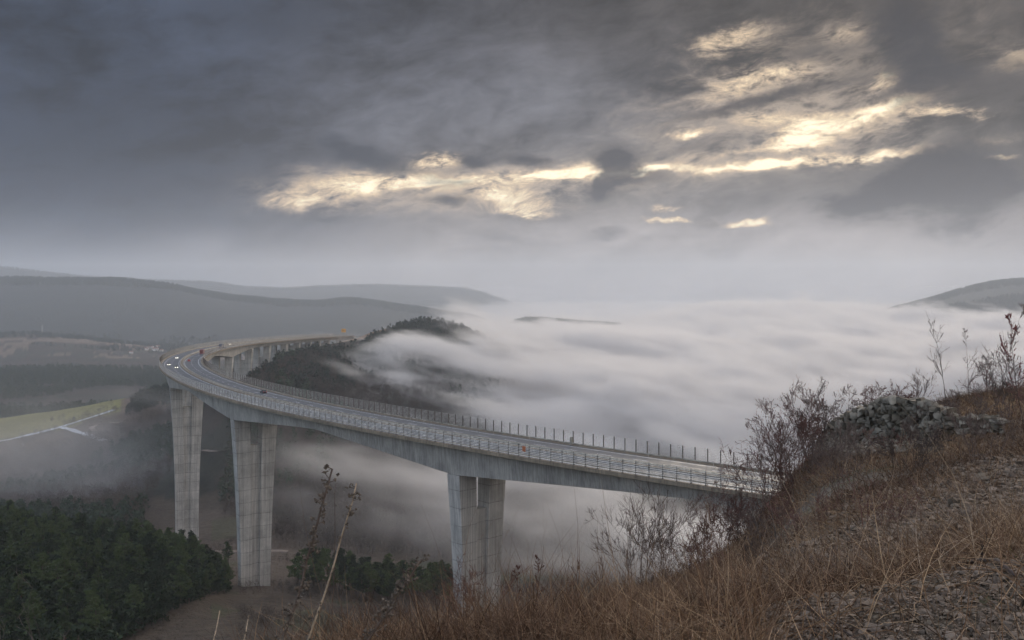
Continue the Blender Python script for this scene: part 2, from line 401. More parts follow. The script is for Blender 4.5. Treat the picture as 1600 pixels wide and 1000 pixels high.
def build_ground():
    a1 = np.radians(np.arange(-34, 34.001, .085))
    a2 = np.radians(np.arange(38, 322.1, 4.0))
    A = np.concatenate([a1, a2])
    n = len(A)
    rr = np.exp(np.linspace(math.log(.6), math.log(12900), 560))
    AA, RR = np.meshgrid(A, rr, indexing='ij')
    X = RR * np.sin(AA); Y = RR * np.cos(AA)
    Z = height(X, Y)
    V = np.stack([X, Y, Z], -1).reshape(-1, 3)
    m = len(rr)
    I = np.arange(n)[:, None]; J = np.arange(m - 1)[None, :]
    I2 = (I + 1) % n
    F = np.stack([I * m + J, I2 * m + J, I2 * m + J + 1, I * m + J + 1], -1).reshape(-1, 4)
    V = np.vstack([V, [[0, 0, CAMZ - 1.72]]])
    me = mesh_np('ground', V, F, True)
    # land cover colour, by where it is on the ground
    Xc, Yc = V[:, 0], V[:, 1]
    D = np.maximum(Yc, 1)
    xp = 800 + FPX * Xc / D
    nz = vnoise(Xc / 60, Yc / 60) + .5 * vnoise(Xc / 17 + 9, Yc / 17)
    nb = vnoise(Xc / 240 + 3, Yc / 240)
    C = np.zeros((len(V), 3))
    C[:] = (.058, .044, .034)                       # bare brown woodland
    def paint(mask, c, k=1.0):
        mk = np.clip(mask, 0, 1)[:, None] * k
        C[:] = C * (1 - mk) + np.array(c) * mk
    paint((nz > .12) * 1.0, (.034, .040, .028), .8)
    paint((D < 45) * 1.0, (.075, .058, .044))
    paint(((D > 45) & (D < 700) & (nz < .15)) * 1.0, (.092, .070, .052))
    paint(((D > 380) & (D < 640) & (xp > 300) & (xp < 560)) * 1.0, (.110, .084, .064))
    paint(((D > 300) & (D < 620) & (nz > .1) & (xp > 330)) * 1.0, (.075, .078, .040), .6)
    field = ((D > 1130) & (D < 1420) & (xp > -260) & (xp < 196 + nz * 12)) * 1.0
    paint(field, (.22, .200, .065))
    paint(field * (nb > .05), (.18, .185, .055), .6)
    paint(((D > 1000) & (D < 1150) & (xp < 260) & (nz > -.2)) * 1.0, (.120, .085, .062), .8)
    paint(((D > 1120) & (D < 1330) & (xp > 190) & (xp < 262)) * 1.0, (.16, .11, .085), .8)
    paint(((D > 1200) & (D < 1420) & (xp > 480) & (xp < 605)) * 1.0, (.26, .17, .11))
    paint(((D > 2900) & (D < 3400) & (nz + nb > -.1) & (xp < 420)) * 1.0, (.20, .145, .11))
    paint(((D > 2900) & (D < 3500) & (nz - nb > .35) & (xp < 420)) * 1.0, (.05, .05, .035))
    paint((D > 3650) * 1.0, (.036, .040, .036))
    at_ = me.color_attributes.new('cover', 'FLOAT_COLOR', 'POINT')
    at_.data.foreach_set('color', np.hstack([C, np.ones((len(C), 1))]).astype(np.float32).ravel())
    mt = bpy.data.materials.new('ground_cover'); mt.use_nodes = True
    g = NG(mt.node_tree)
    pos = g.n('ShaderNodeNewGeometry').outputs['Position']
    cov = g.n('ShaderNodeVertexColor', layer_name='cover').outputs[0]
    px, py, pz = g.sep(pos)
    near = g.sstep(py, 60, 30)
    n1 = g.noise(pos, 3.0, 6, .7); n2 = g.noise(pos, .45, 4, .6); n3 = g.noise(pos, .03, 5, .65)
    vor = g.n('ShaderNodeTexVoronoi', {'Vector': pos, 'Scale': 9.0, 'Randomness': 1.0})
    stone = g.mix(g.n('ShaderNodeSeparateColor', {0: vor.outputs['Color']}).outputs[0], (.055, .045, .038), (.14, .12, .10))
    soil = g.mix(n1, (.030, .022, .016), (.13, .095, .065))
    nearc = g.mix(g.sstep(g.m('ADD', n2, g.m('MULTIPLY', n1, .3)), .60, .72), soil, stone)
    nearc = g.mix(g.m('MULTIPLY', g.sstep(g.noise(pos, .8, 3), .58, .66), .7), nearc, (.045, .055, .020))
    farv = g.m('ADD', .15, g.m('ADD', g.m('MULTIPLY', n3, .9), g.m('MULTIPLY_ADD', g.noise(pos, .006, 4, .6), .8, g.m('MULTIPLY', g.m('SUBTRACT', g.noise(pos, .25, 5, .75), .5), 1.6))))
    farc = g.vm('MULTIPLY', cov, g.comb(farv, farv, farv))
    c = g.mix(near, farc, nearc)
    bh = g.m('ADD', g.m('MULTIPLY', n1, .5), g.m('MULTIPLY', g.m('SUBTRACT', 1.0, vor.outputs['Distance']), .5))
    bump = g.n('ShaderNodeBump', {'Height': bh, 'Strength': .9, 'Distance': .08})
    bf = g.n('ShaderNodeBump', {'Height': g.noise(pos, .06, 6, .75), 'Strength': g.sstep(py, 60, 200), 'Distance': 9.0, 'Normal': bump.outputs[0]})
    b = g.n('ShaderNodeBsdfPrincipled', {'Base Color': c, 'Roughness': .9, 'Normal': bf.outputs[0]})
    b.inputs['Specular IOR Level'].default_value = .2
    g.n('ShaderNodeOutputMaterial', {'Surface': b})
    tag(link('ground', me, mt), kind='structure')
build_ground()

# ------------------------------------------------------------------ air and fog
def volume_mat(name):
    m = bpy.data.materials.new(name); m.use_nodes = True
    return m, NG(m.node_tree)
def build_haze():
    X0, X1, Y0, Y1, Z0, Z1 = -14500, 14500, -14500, 14500, -170, 490
    mb = MB(); mb.box(((X0 + X1) / 2, (Y0 + Y1) / 2, (Z0 + Z1) / 2), ((X1 - X0) / 2, (Y1 - Y0) / 2, (Z1 - Z0) / 2))
    m, g = volume_mat('haze_air')
    v = g.n('ShaderNodeVolumePrincipled', {'Color': HAZE_COL, 'Density': HAZE_D, 'Anisotropy': .35})
    g.n('ShaderNodeOutputMaterial', {'Volume': v})
    o = mb.build('haze', m); tag(o, kind='stuff')
    return o
HAZE_COL = (.87, .92, 1.0, 1)
HAZE_D = 1.1e-4
build_haze()
def build_fog():
    """fog sea filling the right of the valley, its tongue under the viaduct and thin scraps on the left"""
    # footprint follows the valley; closed body
    poly = [(-330, 300), (-60, 520), (40, 330), (90, 235), (330, 235), (520, 300), (6200, 5600), (5600, 9300), (-2600, 9300), (-2100, 5200), (-700, 2400), (-560, 1200), (-700, 1000), (-560, 620)]
    z0, z1 = -60, 190
    mb = MB(); mb.prism([(x, y, z0) for x, y in poly], (0, 0, z1 - z0))
    m, g = volume_mat('fog')
    pos = g.n('ShaderNodeTexCoord').outputs['Object']
    x, y, z = g.sep(pos)
    nA = g.noise(g.comb(g.m('MULTIPLY', x, 1 / 420), g.m('MULTIPLY', y, 1 / 300), g.m('MULTIPLY', z, 1 / 160)), 1.0, 2, .5)
    nB = g.noise(g.comb(g.m('MULTIPLY', g.m('ADD', x, g.m('MULTIPLY', z, 1.2)), 1 / 130), g.m('MULTIPLY', y, 1 / 130), g.m('MULTIPLY', z, 1 / 45)), 1.0, 3, .55, .4)
    a = g.m('SUBTRACT', nA, .5); b = g.m('SUBTRACT', nB, .5)
    # top of the sea
    hump = g.m('EXPONENT', g.m('MULTIPLY', g.m('ADD', g.m('POWER', g.m('DIVIDE', g.m('SUBTRACT', x, 980), 480), 2), g.m('POWER', g.m('DIVIDE', g.m('SUBTRACT', y, 3400), 900), 2)), -1))
    spill = g.m('EXPONENT', g.m('MULTIPLY', g.m('ADD', g.m('POWER', g.m('DIVIDE', g.m('SUBTRACT', x, -60), 90), 2), g.m('POWER', g.m('DIVIDE', g.m('SUBTRACT', y, 1200), 260), 2)), -1))
    base_top = g.m('MULTIPLY_ADD', g.m('MAXIMUM', g.m('SUBTRACT', y, 1500), 0.0), -.028, g.sstep(y, 660, 960, 82, 122))
    base_top = g.m('MAXIMUM', base_top, 26)
    clear = g.m('EXPONENT', g.m('MULTIPLY', g.m('ADD', g.m('POWER', g.m('DIVIDE', g.m('SUBTRACT', x, 190), 280), 2), g.m('POWER', g.m('DIVIDE', g.m('SUBTRACT', y, 3350), 420), 2)), -1))
    base_top = g.m('MULTIPLY_ADD', clear, -62, base_top)
    nC = g.noise(g.comb(g.m('MULTIPLY', g.m('ADD', x, g.m('MULTIPLY', z, 1.5)), 1 / 58), g.m('MULTIPLY', y, 1 / 62), g.m('MULTIPLY', z, 1 / 24)), 1.0, 2, .6)
    base_top = g.m('MULTIPLY_ADD', g.m('SUBTRACT', nC, .5), 85, base_top)
    ztop = g.m('ADD', base_top, g.m('ADD', g.m('MULTIPLY', a, 110), g.m('ADD', g.m('MULTIPLY', b, 115), g.m('ADD', g.m('MULTIPLY', hump, 78), g.m('MULTIPLY', spill, 22)))))
    top = g.sstep(g.m('DIVIDE', g.m('SUBTRACT', ztop, z), g.m('MULTIPLY_ADD', g.m('MAXIMUM', g.m('SUBTRACT', y, 1600), 0), .0010, 1.1)), -4, 44)
    s = g.m('ADD', g.m('ADD', y, x), g.m('ADD', g.m('MULTIPLY', a, 420), g.m('MULTIPLY', b, 240)))
    side = g.sstep(s, 450, 700)
    floorz = g.m('SUBTRACT', 64, g.m('MULTIPLY', g.sstep(g.m('MULTIPLY_ADD', x, 1.5, y), 820, 1200), 140))
    side = g.m('MULTIPLY', side, g.sstep(g.m('SUBTRACT', g.m('MULTIPLY_ADD', b, 60, z), floorz), -12, 26))
    u = g.m('ADD', g.m('DIVIDE', x, y), g.m('MULTIPLY', b, .16))
    u = g.m('ADD', u, g.m('MULTIPLY', a, .10))
    u = g.m('SUBTRACT', u, g.sstep(y, 1020, 1500, 0.0, .15))
    left = g.sstep(g.m('SUBTRACT', u, g.sstep(y, 740, 900, 0.0, .02)), -.25, -.16)
    thick = g.m('MULTIPLY', g.m('MULTIPLY', top, g.m('MULTIPLY', side, left)), g.m('MULTIPLY', g.sstep(g.m('MULTIPLY_ADD', nC, .5, g.m('MULTIPLY', nB, .6)), .44, .64, .12, 1.7), FOG_D))
    # thin tongue in the valley under the viaduct and scraps further left
    thin = g.m('MULTIPLY', g.sstep(g.m('ADD', a, g.m('MULTIPLY', b, 1.2)), -.05, .38), FOG_T)
    thin = g.m('MULTIPLY', thin, g.sstep(g.m('ADD', z, g.m('MULTIPLY', b, -60)), 105, 45))
    thin = g.m('MULTIPLY', thin, g.m('MULTIPLY', g.sstep(y, 470, 640), g.sstep(y, 1130, 930)))
    dens = g.m('ADD', thick, thin)
    v = g.n('ShaderNodeVolumePrincipled', {'Color': (.985, .955, .935, 1), 'Density': dens, 'Anisotropy': .35})
    g.n('ShaderNodeOutputMaterial', {'Volume': v})
    m.cycles.volume_step_rate = FOG_STEP
    o = mb.build('fog_bank', m); tag(o, kind='stuff')
FOG_D, FOG_T, FOG_STEP = .040, .0055, .06
build_fog()

# ------------------------------------------------------------------ materials
def mat(name, color, rough=.7, metal=0.0, nscale=None, namt=.3, bump=0.0, emit=None, spec=.4, coords='Object', color2=None, bdist=.02):
    m = bpy.data.materials.new(name); m.use_nodes = True
    g = NG(m.node_tree)
    b = g.n('ShaderNodeBsdfPrincipled', {'Roughness': rough, 'Metallic': metal})
    b.inputs['Specular IOR Level'].default_value = spec
    if nscale:
        tcn = g.n('ShaderNodeTexCoord').outputs[coords]
        nn = g.noise(tcn, nscale, 5, .65)
        c2 = color2 or tuple(min(1, c * (1 + namt * 1.6)) for c in color)
        c1 = tuple(c * (1 - namt) for c in color)
        g.put(b.inputs['Base Color'], g.mix(g.sstep(nn, .3, .7), c1, c2))
        if bump:
            bp = g.n('ShaderNodeBump', {'Height': nn, 'Strength': bump, 'Distance': bdist})
            g.put(b.inputs['Normal'], bp.outputs[0])
    else:
        b.inputs['Base Color'].default_value = (*color, 1)
    if emit:
        b.inputs['Emission Color'].default_value = (*emit[0], 1)
        b.inputs['Emission Strength'].default_value = emit[1]
    g.n('ShaderNodeOutputMaterial', {'Surface': b})
    return m
def concrete(name, base, joints=0.0, streak=.25, tint=(1, 1, 1)):
    m = bpy.data.materials.new(name); m.use_nodes = True
    g = NG(m.node_tree)
    pos = g.n('ShaderNodeNewGeometry').outputs['Position']
    x, y, z = g.sep(pos)
    n1 = g.noise(pos, .35, 5, .65)
    st = g.noise(g.comb(g.m('MULTIPLY', x, 1.0), g.m('MULTIPLY', y, 1.0), g.m('MULTIPLY', z, .06)), 1.1, 5, .7)
    wide = g.noise(g.comb(g.m('MULTIPLY', x, .25), g.m('MULTIPLY', y, .25), g.m('MULTIPLY', z, .03)), 1.0, 2, .5)
    v = g.m('ADD', .60, g.m('ADD', g.m('MULTIPLY', n1, .30), g.m('MULTIPLY', st, streak * 2)))
    v = g.m('MULTIPLY', v, g.m('ADD', .75, g.m('MULTIPLY', wide, .5)))
    if joints:
        wob = g.noise(pos, .25, 2, .5)
        lift = g.m('DIVIDE', g.m('ADD', z, g.m('MULTIPLY', wob, .25)), joints)
        f = g.m('FRACT', lift)
        cell = g.n('ShaderNodeTexWhiteNoise', noise_dimensions='1D')
        g.put(cell.inputs['W'], g.m('FLOOR', lift))
        v = g.m('MULTIPLY', v, g.m('ADD', .92, g.m('MULTIPLY', cell.outputs[0], .15)))
        ln = g.m('MULTIPLY', g.sstep(f, .07, .0), g.sstep(st, .25, .6))
        v = g.m('MULTIPLY', v, g.m('SUBTRACT', 1.0, g.m('MULTIPLY', ln, .55)))
        # rust runs below the joints
        v = g.m('MULTIPLY', v, g.m('SUBTRACT', 1.0, g.m('MULTIPLY', g.m('MULTIPLY', g.sstep(f, .55, 1.0), g.sstep(g.noise(pos, .9, 4), .55, .75)), .22)))
    dr = g.noise(g.comb(x, y, g.m('MULTIPLY', z, .018)), 1.9, 4, .6)
    v = g.m('MULTIPLY', v, g.sstep(dr, .38, .60, .76, 1.04))
    v = g.m('MULTIPLY', v, g.sstep(g.noise(pos, .11, 4, .6), .35, .62, .80, 1.08))
    c = g.vm('MULTIPLY', g.comb(v, v, v), tuple(b * t for b, t in zip(base, tint)))
    bp = g.n('ShaderNodeBump', {'Height': g.noise(pos, 2.0, 5, .7), 'Strength': .3, 'Distance': .05})
    b = g.n('ShaderNodeBsdfPrincipled', {'Base Color': c, 'Roughness': .85, 'Normal': bp.outputs[0]})
    b.inputs['Specular IOR Level'].default_value = .3
    g.n('ShaderNodeOutputMaterial', {'Surface': b})
    return m
M = {}
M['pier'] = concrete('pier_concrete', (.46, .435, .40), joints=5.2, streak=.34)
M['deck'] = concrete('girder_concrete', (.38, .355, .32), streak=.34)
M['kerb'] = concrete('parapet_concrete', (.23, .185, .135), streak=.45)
M['post'] = mat('weathered_post', (.10, .082, .066), .75, nscale=2.0)
M['rail'] = mat('galvanised_rail', (.60, .57, .53), .55, .1, nscale=.7, namt=.35)
M['guard'] = mat('guard_rail', (.36, .33, .28), .5, .4, nscale=.6, namt=.4)
M['paint'] = mat('road_paint', (.70, .70, .70), .6, nscale=.8, namt=.3)
M['rust'] = mat('rusty_orange', (.42, .13, .05), .8, nscale=5)
def asphalt():
    m = bpy.data.materials.new('wet_asphalt'); m.use_nodes = True
    g = NG(m.node_tree)
    pos = g.n('ShaderNodeNewGeometry').outputs['Position']
    n = g.noise(pos, .12, 4, .6)
    c = g.mix(n, (.055, .058, .066), (.105, .108, .120))
    b = g.n('ShaderNodeBsdfPrincipled', {'Base Color': c, 'Roughness': g.sstep(n, .3, .75, .46, .68)})
    g.n('ShaderNodeOutputMaterial', {'Surface': b})
    return m
M['asphalt'] = asphalt()

# ------------------------------------------------------------------ the viaduct's line (curvature knots along its length)
KN = np.array([-0.37, -0.549, -0.447, -0.752, -0.55, -0.426, -0.667, -0.565, -0.395, -0.57, -0.517, -0.26, -0.072, -0.158, -0.351, -0.58]) / 500
DS = 1.0
S0, S1 = -46.0, 1166.0
_s = np.arange(0, 1200, DS)
_h = 2.423 + np.cumsum(np.interp(_s, np.linspace(0, 1200, 16), KN)) * DS
_x = 1.232 * 50 + np.cumsum(np.cos(_h)) * DS
_y = -.544 * 50 + 250 + np.cumsum(np.sin(_h)) * DS
_sb = np.arange(1, 80, DS)[::-1]
_s = np.concatenate([-_sb, _s])
_h = np.concatenate([2.423 + .0006 * _sb, _h])
_x = np.concatenate([_x[0] - math.cos(2.43) * _sb, _x])
_y = np.concatenate([_y[0] - math.sin(2.43) * _sb, _y])
def dz_(s): return CAMZ - 50 * .906 - .174 * s * .01 - 3.755 * (s / 500) ** 2
def P(s, a=0.0, z=0.0):
    """point on the viaduct: s along, a to the left (outer, camera side), z above the parapet top"""
    h = np.interp(s, _s, _h)
    return np.array([np.interp(s, _s, _x) - a * np.sin(h), np.interp(s, _s, _y) + a * np.cos(h), dz_(s) + z])
def head(s): return float(np.interp(s, _s, _h))
def frame(s):
    h = head(s)
    return np.array([[math.cos(h), math.sin(h), 0], [-math.sin(h), math.cos(h), 0], [0, 0, 1]])
PIERS = [98.5, 255, 418, 573, 736, 808, 868, 924, 968, 1010, 1045, 1080]
BIG = PIERS[:5]
def depth(s):
    d = min(abs(s - p) for p in BIG)
    v = 4.6 + 5.0 * max(0, 1 - d / 80) ** 1.2
    if s > 736: v = max(4.3, 4.3 + (v - 4.6))
    return v
HW = 13.25
via = empty('viaduct', P(0)); tag(via, 'long curved grey concrete motorway viaduct on tall twin-legged piers', 'viaduct')
VO = P(0)
def rel(me_or_mb): return me_or_mb
def vbuild(mb, name, mt, parent=via, smooth=False):
    o = mb.build(name, mt, parent, smooth=smooth)
    # geometry is written in world places; bring it under the thing's base
    off = VO
    me = o.data
    n = len(me.vertices); a = np.empty(n * 3, np.float32); me.vertices.foreach_get('co', a)
    a = a.reshape(-1, 3) - off.astype(np.float32)
    me.vertices.foreach_set('co', a.ravel()); me.update()
    return o
def sweep(section, s0, s1, step, closed=True):
    """section(s) -> list of (a, z); swept along the line"""
    mb = MB()
    ss = np.linspace(s0, s1, max(2, int((s1 - s0) / step) + 1))
    mb.loft([[P(s, a, z) for a, z in section(s)] for s in ss], closed)
    return mb
def sec_deck(s):
    dp = depth(s)
    return [(HW - .1, -.45), (HW - .1, -.95), (10.6, -1.35), (9.9, -1.9), (9.35, -dp), (-9.35, -dp), (-9.9, -1.9), (-10.6, -1.35), (-HW + .1, -.95), (-HW + .1, -.45)]
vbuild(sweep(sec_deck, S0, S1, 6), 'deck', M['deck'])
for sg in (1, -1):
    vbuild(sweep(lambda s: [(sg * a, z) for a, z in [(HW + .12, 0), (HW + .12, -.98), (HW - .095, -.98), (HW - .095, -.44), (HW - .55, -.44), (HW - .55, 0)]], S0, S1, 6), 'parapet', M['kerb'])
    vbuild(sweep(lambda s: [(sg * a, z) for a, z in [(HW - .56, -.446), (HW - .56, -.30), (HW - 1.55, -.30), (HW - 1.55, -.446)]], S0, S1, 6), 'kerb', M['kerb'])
vbuild(sweep(lambda s: [(HW - 1.56, -.40), (HW - 1.56, -.447), (-HW + 1.56, -.447), (-HW + 1.56, -.40)], S0, S1 + 60, 6), 'roadway', M['asphalt'])
# median: raised strip with two guard rails
vbuild(sweep(lambda s: [(1.05, -.396), (1.0, -.24), (-1.0, -.24), (-1.05, -.396)], S0, S1, 6), 'median', M['kerb'])
for a0 in (.75, -.75):
    mb = sweep(lambda s: [(a0 - .12, .48), (a0 - .12, .12), (a0 + .12, .12), (a0 + .12, .48)], S0, S1, 6)
    for s in np.arange(S0 + 2, S1, 4.0):
        mb.box(P(s, a0, -.02), (.08, .06, .22), frame(s))
    vbuild(mb, 'guard_rail', M['guard'])
for a0 in (HW - 1.75, -HW + 1.75):
    mb = sweep(lambda s: [(a0 - .05, .46), (a0 - .05, .16), (a0 + .05, .16), (a0 + .05, .46)], S0, S1, 6)
    for s in np.arange(S0 + 2, S1, 4.0):
        mb.box(P(s, a0, -.12), (.06, .04, .28), frame(s))
    vbuild(mb, 'guard_rail', M['guard'])
def strip(s0, s1, a, w, z=-.396, step=5):
    mb = MB()
    ss = np.linspace(s0, s1, max(2, int((s1 - s0) / step) + 1))
    mb.loft([[P(s, a - w, z), P(s, a + w, z)] for s in ss], closed=False)
    return mb
for sg in (1, -1):
    for a0, w in ((10.1, .12), (1.75, .10)):
        vbuild(strip(S0, S1 + 50, sg * a0, w), 'edge_line', M['paint'])
    mb = MB()
    for i, s in enumerate(np.arange(S0 + 2, S1 + 50, 12.0)):
        q = strip(s, s + 5, sg * 5.9, .11, step=5)
        if i < 50: vbuild(q, 'lane_line', M['paint'])
        else: mb.add(np.vstack(q.V), q.F)
    tag(vbuild(mb, 'lane_line', M['paint']), kind='stuff')
# piers: two legs that widen towards the deck, joined by a recessed wall
for pi, s in enumerate(PIERS):
    fr = frame(s)
    base = P(s)
    tp = dz_(s) - depth(s)
    gz = min(float(height(*P(s, a)[:2])) for a in (-8, 0, 8)) - 1.5
    if pi >= 9: gz = min(gz, tp - 6)
    pr = empty('pier', base - VO); pr.parent = via
    Hh = tp - gz
    far = pi >= 5
    def q(k):   # k = distance below the top
        t = min(1.0, k / 80.0)
        e = (1 - t) ** 2.0
        outer = 6.2 + 3.1 * e; inner = 1.55 + 1.15 * e; half = 2.15 + .55 * e
        return outer, inner, half
    for sg in (1, -1):
        mb = MB(); rg = []
        for k in np.linspace(0, Hh, max(3, int(Hh / 4))):
            o_, i_, h_ = q(k)
            rg.append([fr[0] * u + fr[1] * sg * v + np.array([0, 0, -depth(s) - k]) for u, v in ((-h_, i_), (h_, i_), (h_, o_), (-h_, o_))])
        if sg < 0: rg = [r[::-1] for r in rg]
        mb.loft(rg[::-1])
        mb.build('leg', M['pier'], pr)
    mb = MB(); rg = []
    wt = 11.0 if Hh > 20 else 3
    for k in np.linspace(wt, Hh, max(3, int(Hh / 6))):
        o_, i_, h_ = q(k); h_ -= 1.0; i_ += .02
        rg.append([fr[0] * u + fr[1] * v + np.array([0, 0, -depth(s) - k]) for u, v in ((-h_, -i_), (h_, -i_), (h_, i_), (-h_, i_))])
    mb.loft(rg[::-1])
    mb.build('web_wall', M['pier'], pr)
# abutments
for s, dirn in ((S0 - 3, 1), (S1 + 3, 1)):
    mb = MB(); mb.box(P(s, 0, -5.5), (3.0, 12.9, 5.0), frame(s)); vbuild(mb, 'abutment', M['deck'])
# wind fences on both edges
SP = 3.77
posts_idx = {}
for sg in (1, -1):
    a0 = sg * (HW - .2)
    fence = empty('wind_fence', (0, 0, 0)); fence.parent = via
    mb = MB()
    ss = np.arange(S0 + 1, S1 - 1, SP)
    for k in range(8):
        zz = .42 + k * .41
        hh = .065 if sg > 0 else .03
        rg = [[P(s, a0 + .13 * sg, zz - hh), P(s, a0 + .05 * sg, zz - hh), P(s, a0 + .05 * sg, zz + hh), P(s, a0 + .13 * sg, zz + hh)] for s in ss[::1]]
        vbuild(MB().loft(rg), 'fence_rail', M['rail'], fence)
    mbr = MB()
    for i, s in enumerate(ss):
        if i < 50:
            m1 = MB(); m1.box(P(s, a0), (.10, .11, 0.0001), frame(s))
            m1 = MB(); m1.box(P(s, a0, 1.72), (.10, .12, 1.72), frame(s)); m1.box(P(s, a0, .04), (.2, .22, .04), frame(s))
            vbuild(m1, 'fence_post', M['post'], fence)
        else:
            mbr.box(P(s, a0, 1.72), (.10, .12, 1.72), frame(s))
    o = vbuild(mbr, 'fence_post', M['post'], fence); tag(o, kind='stuff')
mb = MB()
mb.box(P(66, HW + .02, 2.2), (.55, .05, .7), frame(66)); o = vbuild(mb, 'notice_plate', M['rust'])
mb = MB(); mb.box(P(72, -HW + .9, .75), (.35, .25, 1.1), frame(72)); o = vbuild(mb, 'call_cabinet', M['guard'])
#PART2

# ------------------------------------------------------------------ vehicles on the viaduct
M['glass'] = mat('car_glass', (.02, .025, .03), .12, spec=.6)
M['tyre'] = mat('tyre', (.02, .02, .02), .85)
M['lamp'] = mat('lit_headlamp', (.9, .9, .85), .3, emit=((1.0, .93, .78), 9.0))
M['tail'] = mat('lit_tail_lamp', (.5, .02, .02), .3, emit=((1.0, .05, .03), .25))
def paintm(name, c): return mat(name, c, .28, .1, spec=.6)
def ring_y(x0, w, z, r, n=14):
    return [(x0 + r * math.cos(a), w, z + r * math.sin(a)) for a in np.arange(n) * 2 * math.pi / n]
def wheel(parent, x, y, r=.33, t=.22):
    mb = MB(); mb.loft([ring_y(x, y - t / 2, r, r), ring_y(x, y + t / 2, r, r)])
    w = mb.build('wheel', M['tyre'], parent)
    mb = MB(); mb.loft([ring_y(x, y - t / 2 - .01, r, r * .55, 10), ring_y(x, y + t / 2 + .01, r, r * .55, 10)])
    mb.build('rim', M['guard'], w)
def place_on_road(o, s, a, away):
    p = P(s, a, -.39)
    o.location = p
    o.rotation_euler = (0, 0, head(s) + (0 if away else math.pi))
def car(s, a, away, pm, label, lit=True):
    t = empty('car'); place_on_road(t, s, a, away)
    tag(t, label, 'car', 'cars crossing the viaduct')
    L, W = 4.3, 1.78
    # body: cross sections along the length, bulging at the waist
    rg = []
    for x, zt, w in ((-2.15, .62, .74), (-2.08, .86, .82), (-1.5, .93, .88), (-.6, .92, .89), (.8, .90, .89), (1.5, .80, .87), (2.02, .66, .80), (2.15, .48, .70)):
        rg.append([(x, -w * .93, .22), (x, w * .93, .22), (x, w, .5), (x, w * .96, zt - .06), (x, w * .82, zt), (x, -w * .82, zt), (x, -w * .96, zt - .06), (x, -w, .5)])
    MB().loft(rg).build('body', pm, t, smooth=False)
    rg = [[(-1.75, -.70, .90), (1.15, -.72, .88), (1.15, .72, .88), (-1.75, .70, .90)], [(-1.35, -.60, 1.30), (.35, -.62, 1.34), (.35, .62, 1.34), (-1.35, .60, 1.30)]]
    MB().loft(rg).build('window', M['glass'], t)
    rg = [[(-1.38, -.62, 1.30), (.38, -.64, 1.335), (.38, .64, 1.335), (-1.38, .62, 1.30)], [(-1.15, -.5, 1.43), (.15, -.52, 1.45), (.15, .52, 1.45), (-1.15, .5, 1.43)]]
    MB().loft(rg).build('roof', pm, t)
    for x in (-1.35, 1.32):
        for y in (-.78, .78): wheel(t, x, y)
    for y in (-.6, .6):
        MB().box((2.10, y, .60), (.05, .17, .09)).build('headlight', M['lamp'] if lit else M['guard'], t)
        MB().box((-2.14, y * 1.08, .72), (.03, .14, .09)).build('tail_light', M['tail'], t)
    return t
car(545, 5.2, False, paintm('silver_paint', (.42, .45, .44)), 'pale silver car with lit headlights, rearmost of the three on the outer bend')
car(471, 7.6, False, paintm('graphite_paint', (.06, .06, .07)), 'dark car with lit headlights in the outer lane at the bend, foremost on the outside')
car(443, 4.2, False, paintm('olive_paint', (.10, .10, .07)), 'dark olive car with lit headlights in the inner lane, nearest the viewer of the three')
car(508, -4.2, True, paintm('red_paint', (.42, .03, .03)), 'small red car driving away on the inner carriageway, behind the red lorry', False)
car(266, -7.6, True, paintm('black_paint', (.02, .02, .03)), 'black car alone on the inner carriageway of the near straight', False)
car(786, 6.0, False, paintm('cream_paint', (.50, .44, .40)), 'far pale car with lit headlights beyond the bend')
def lorry(s, a, away, cabm, boxm, label, Lb=9.0, h=3.6):
    t = empty('lorry'); place_on_road(t, s, a, away)
    tag(t, label, 'lorry', 'lorries crossing the viaduct')
    rg = [[(x, -1.2, .5), (x, 1.2, .5), (x, 1.22, 1.6), (x, 1.1, zt), (x, -1.1, zt), (x, -1.22, 1.6)] for x, zt in ((Lb / 2 + .25, 3.0), (Lb / 2 + 1.7, 3.05), (Lb / 2 + 2.15, 2.2), (Lb / 2 + 2.25, .9))]
    MB().loft(rg).build('cab', cabm, t)
    MB().box((Lb / 2 + 2.05, 0, 2.15), (.16, 1.0, .42)).build('windscreen', M['glass'], t)
    MB().box((0, 0, h / 2 + .55), (Lb / 2, 1.25, h / 2 - .5)).box((0, 0, .9), (Lb / 2, .5, .12)).build('trailer', boxm, t)
    MB().box((-Lb / 2 - .03, 0, h / 2 + .5), (.03, 1.1, h / 2 - .65)).build('rear_door', cabm, t)
    for x in (-Lb / 2 + 1, -Lb / 2 + 2.2, Lb / 2 + 1.3):
        for y in (-1.05, 1.05): wheel(t, x, y, .5, .3)
    for y in (-1, 1): MB().box((-Lb / 2 - .06, y, .85), (.04, .15, .1)).build('tail_light', M['tail'], t)
lorry(596, -7.0, True, paintm('lorry_red', (.15, .03, .03)), mat('lorry_dark_red', (.16, .05, .05), .5, nscale=.8), 'dark red lorry driving away on the inside of the bend')
lorry(700, -6.5, True, paintm('lorry_blue', (.06, .08, .14)), mat('lorry_slate', (.07, .08, .11), .5, nscale=.8), 'slate blue lorry driving away beyond the bend, half behind the fence')

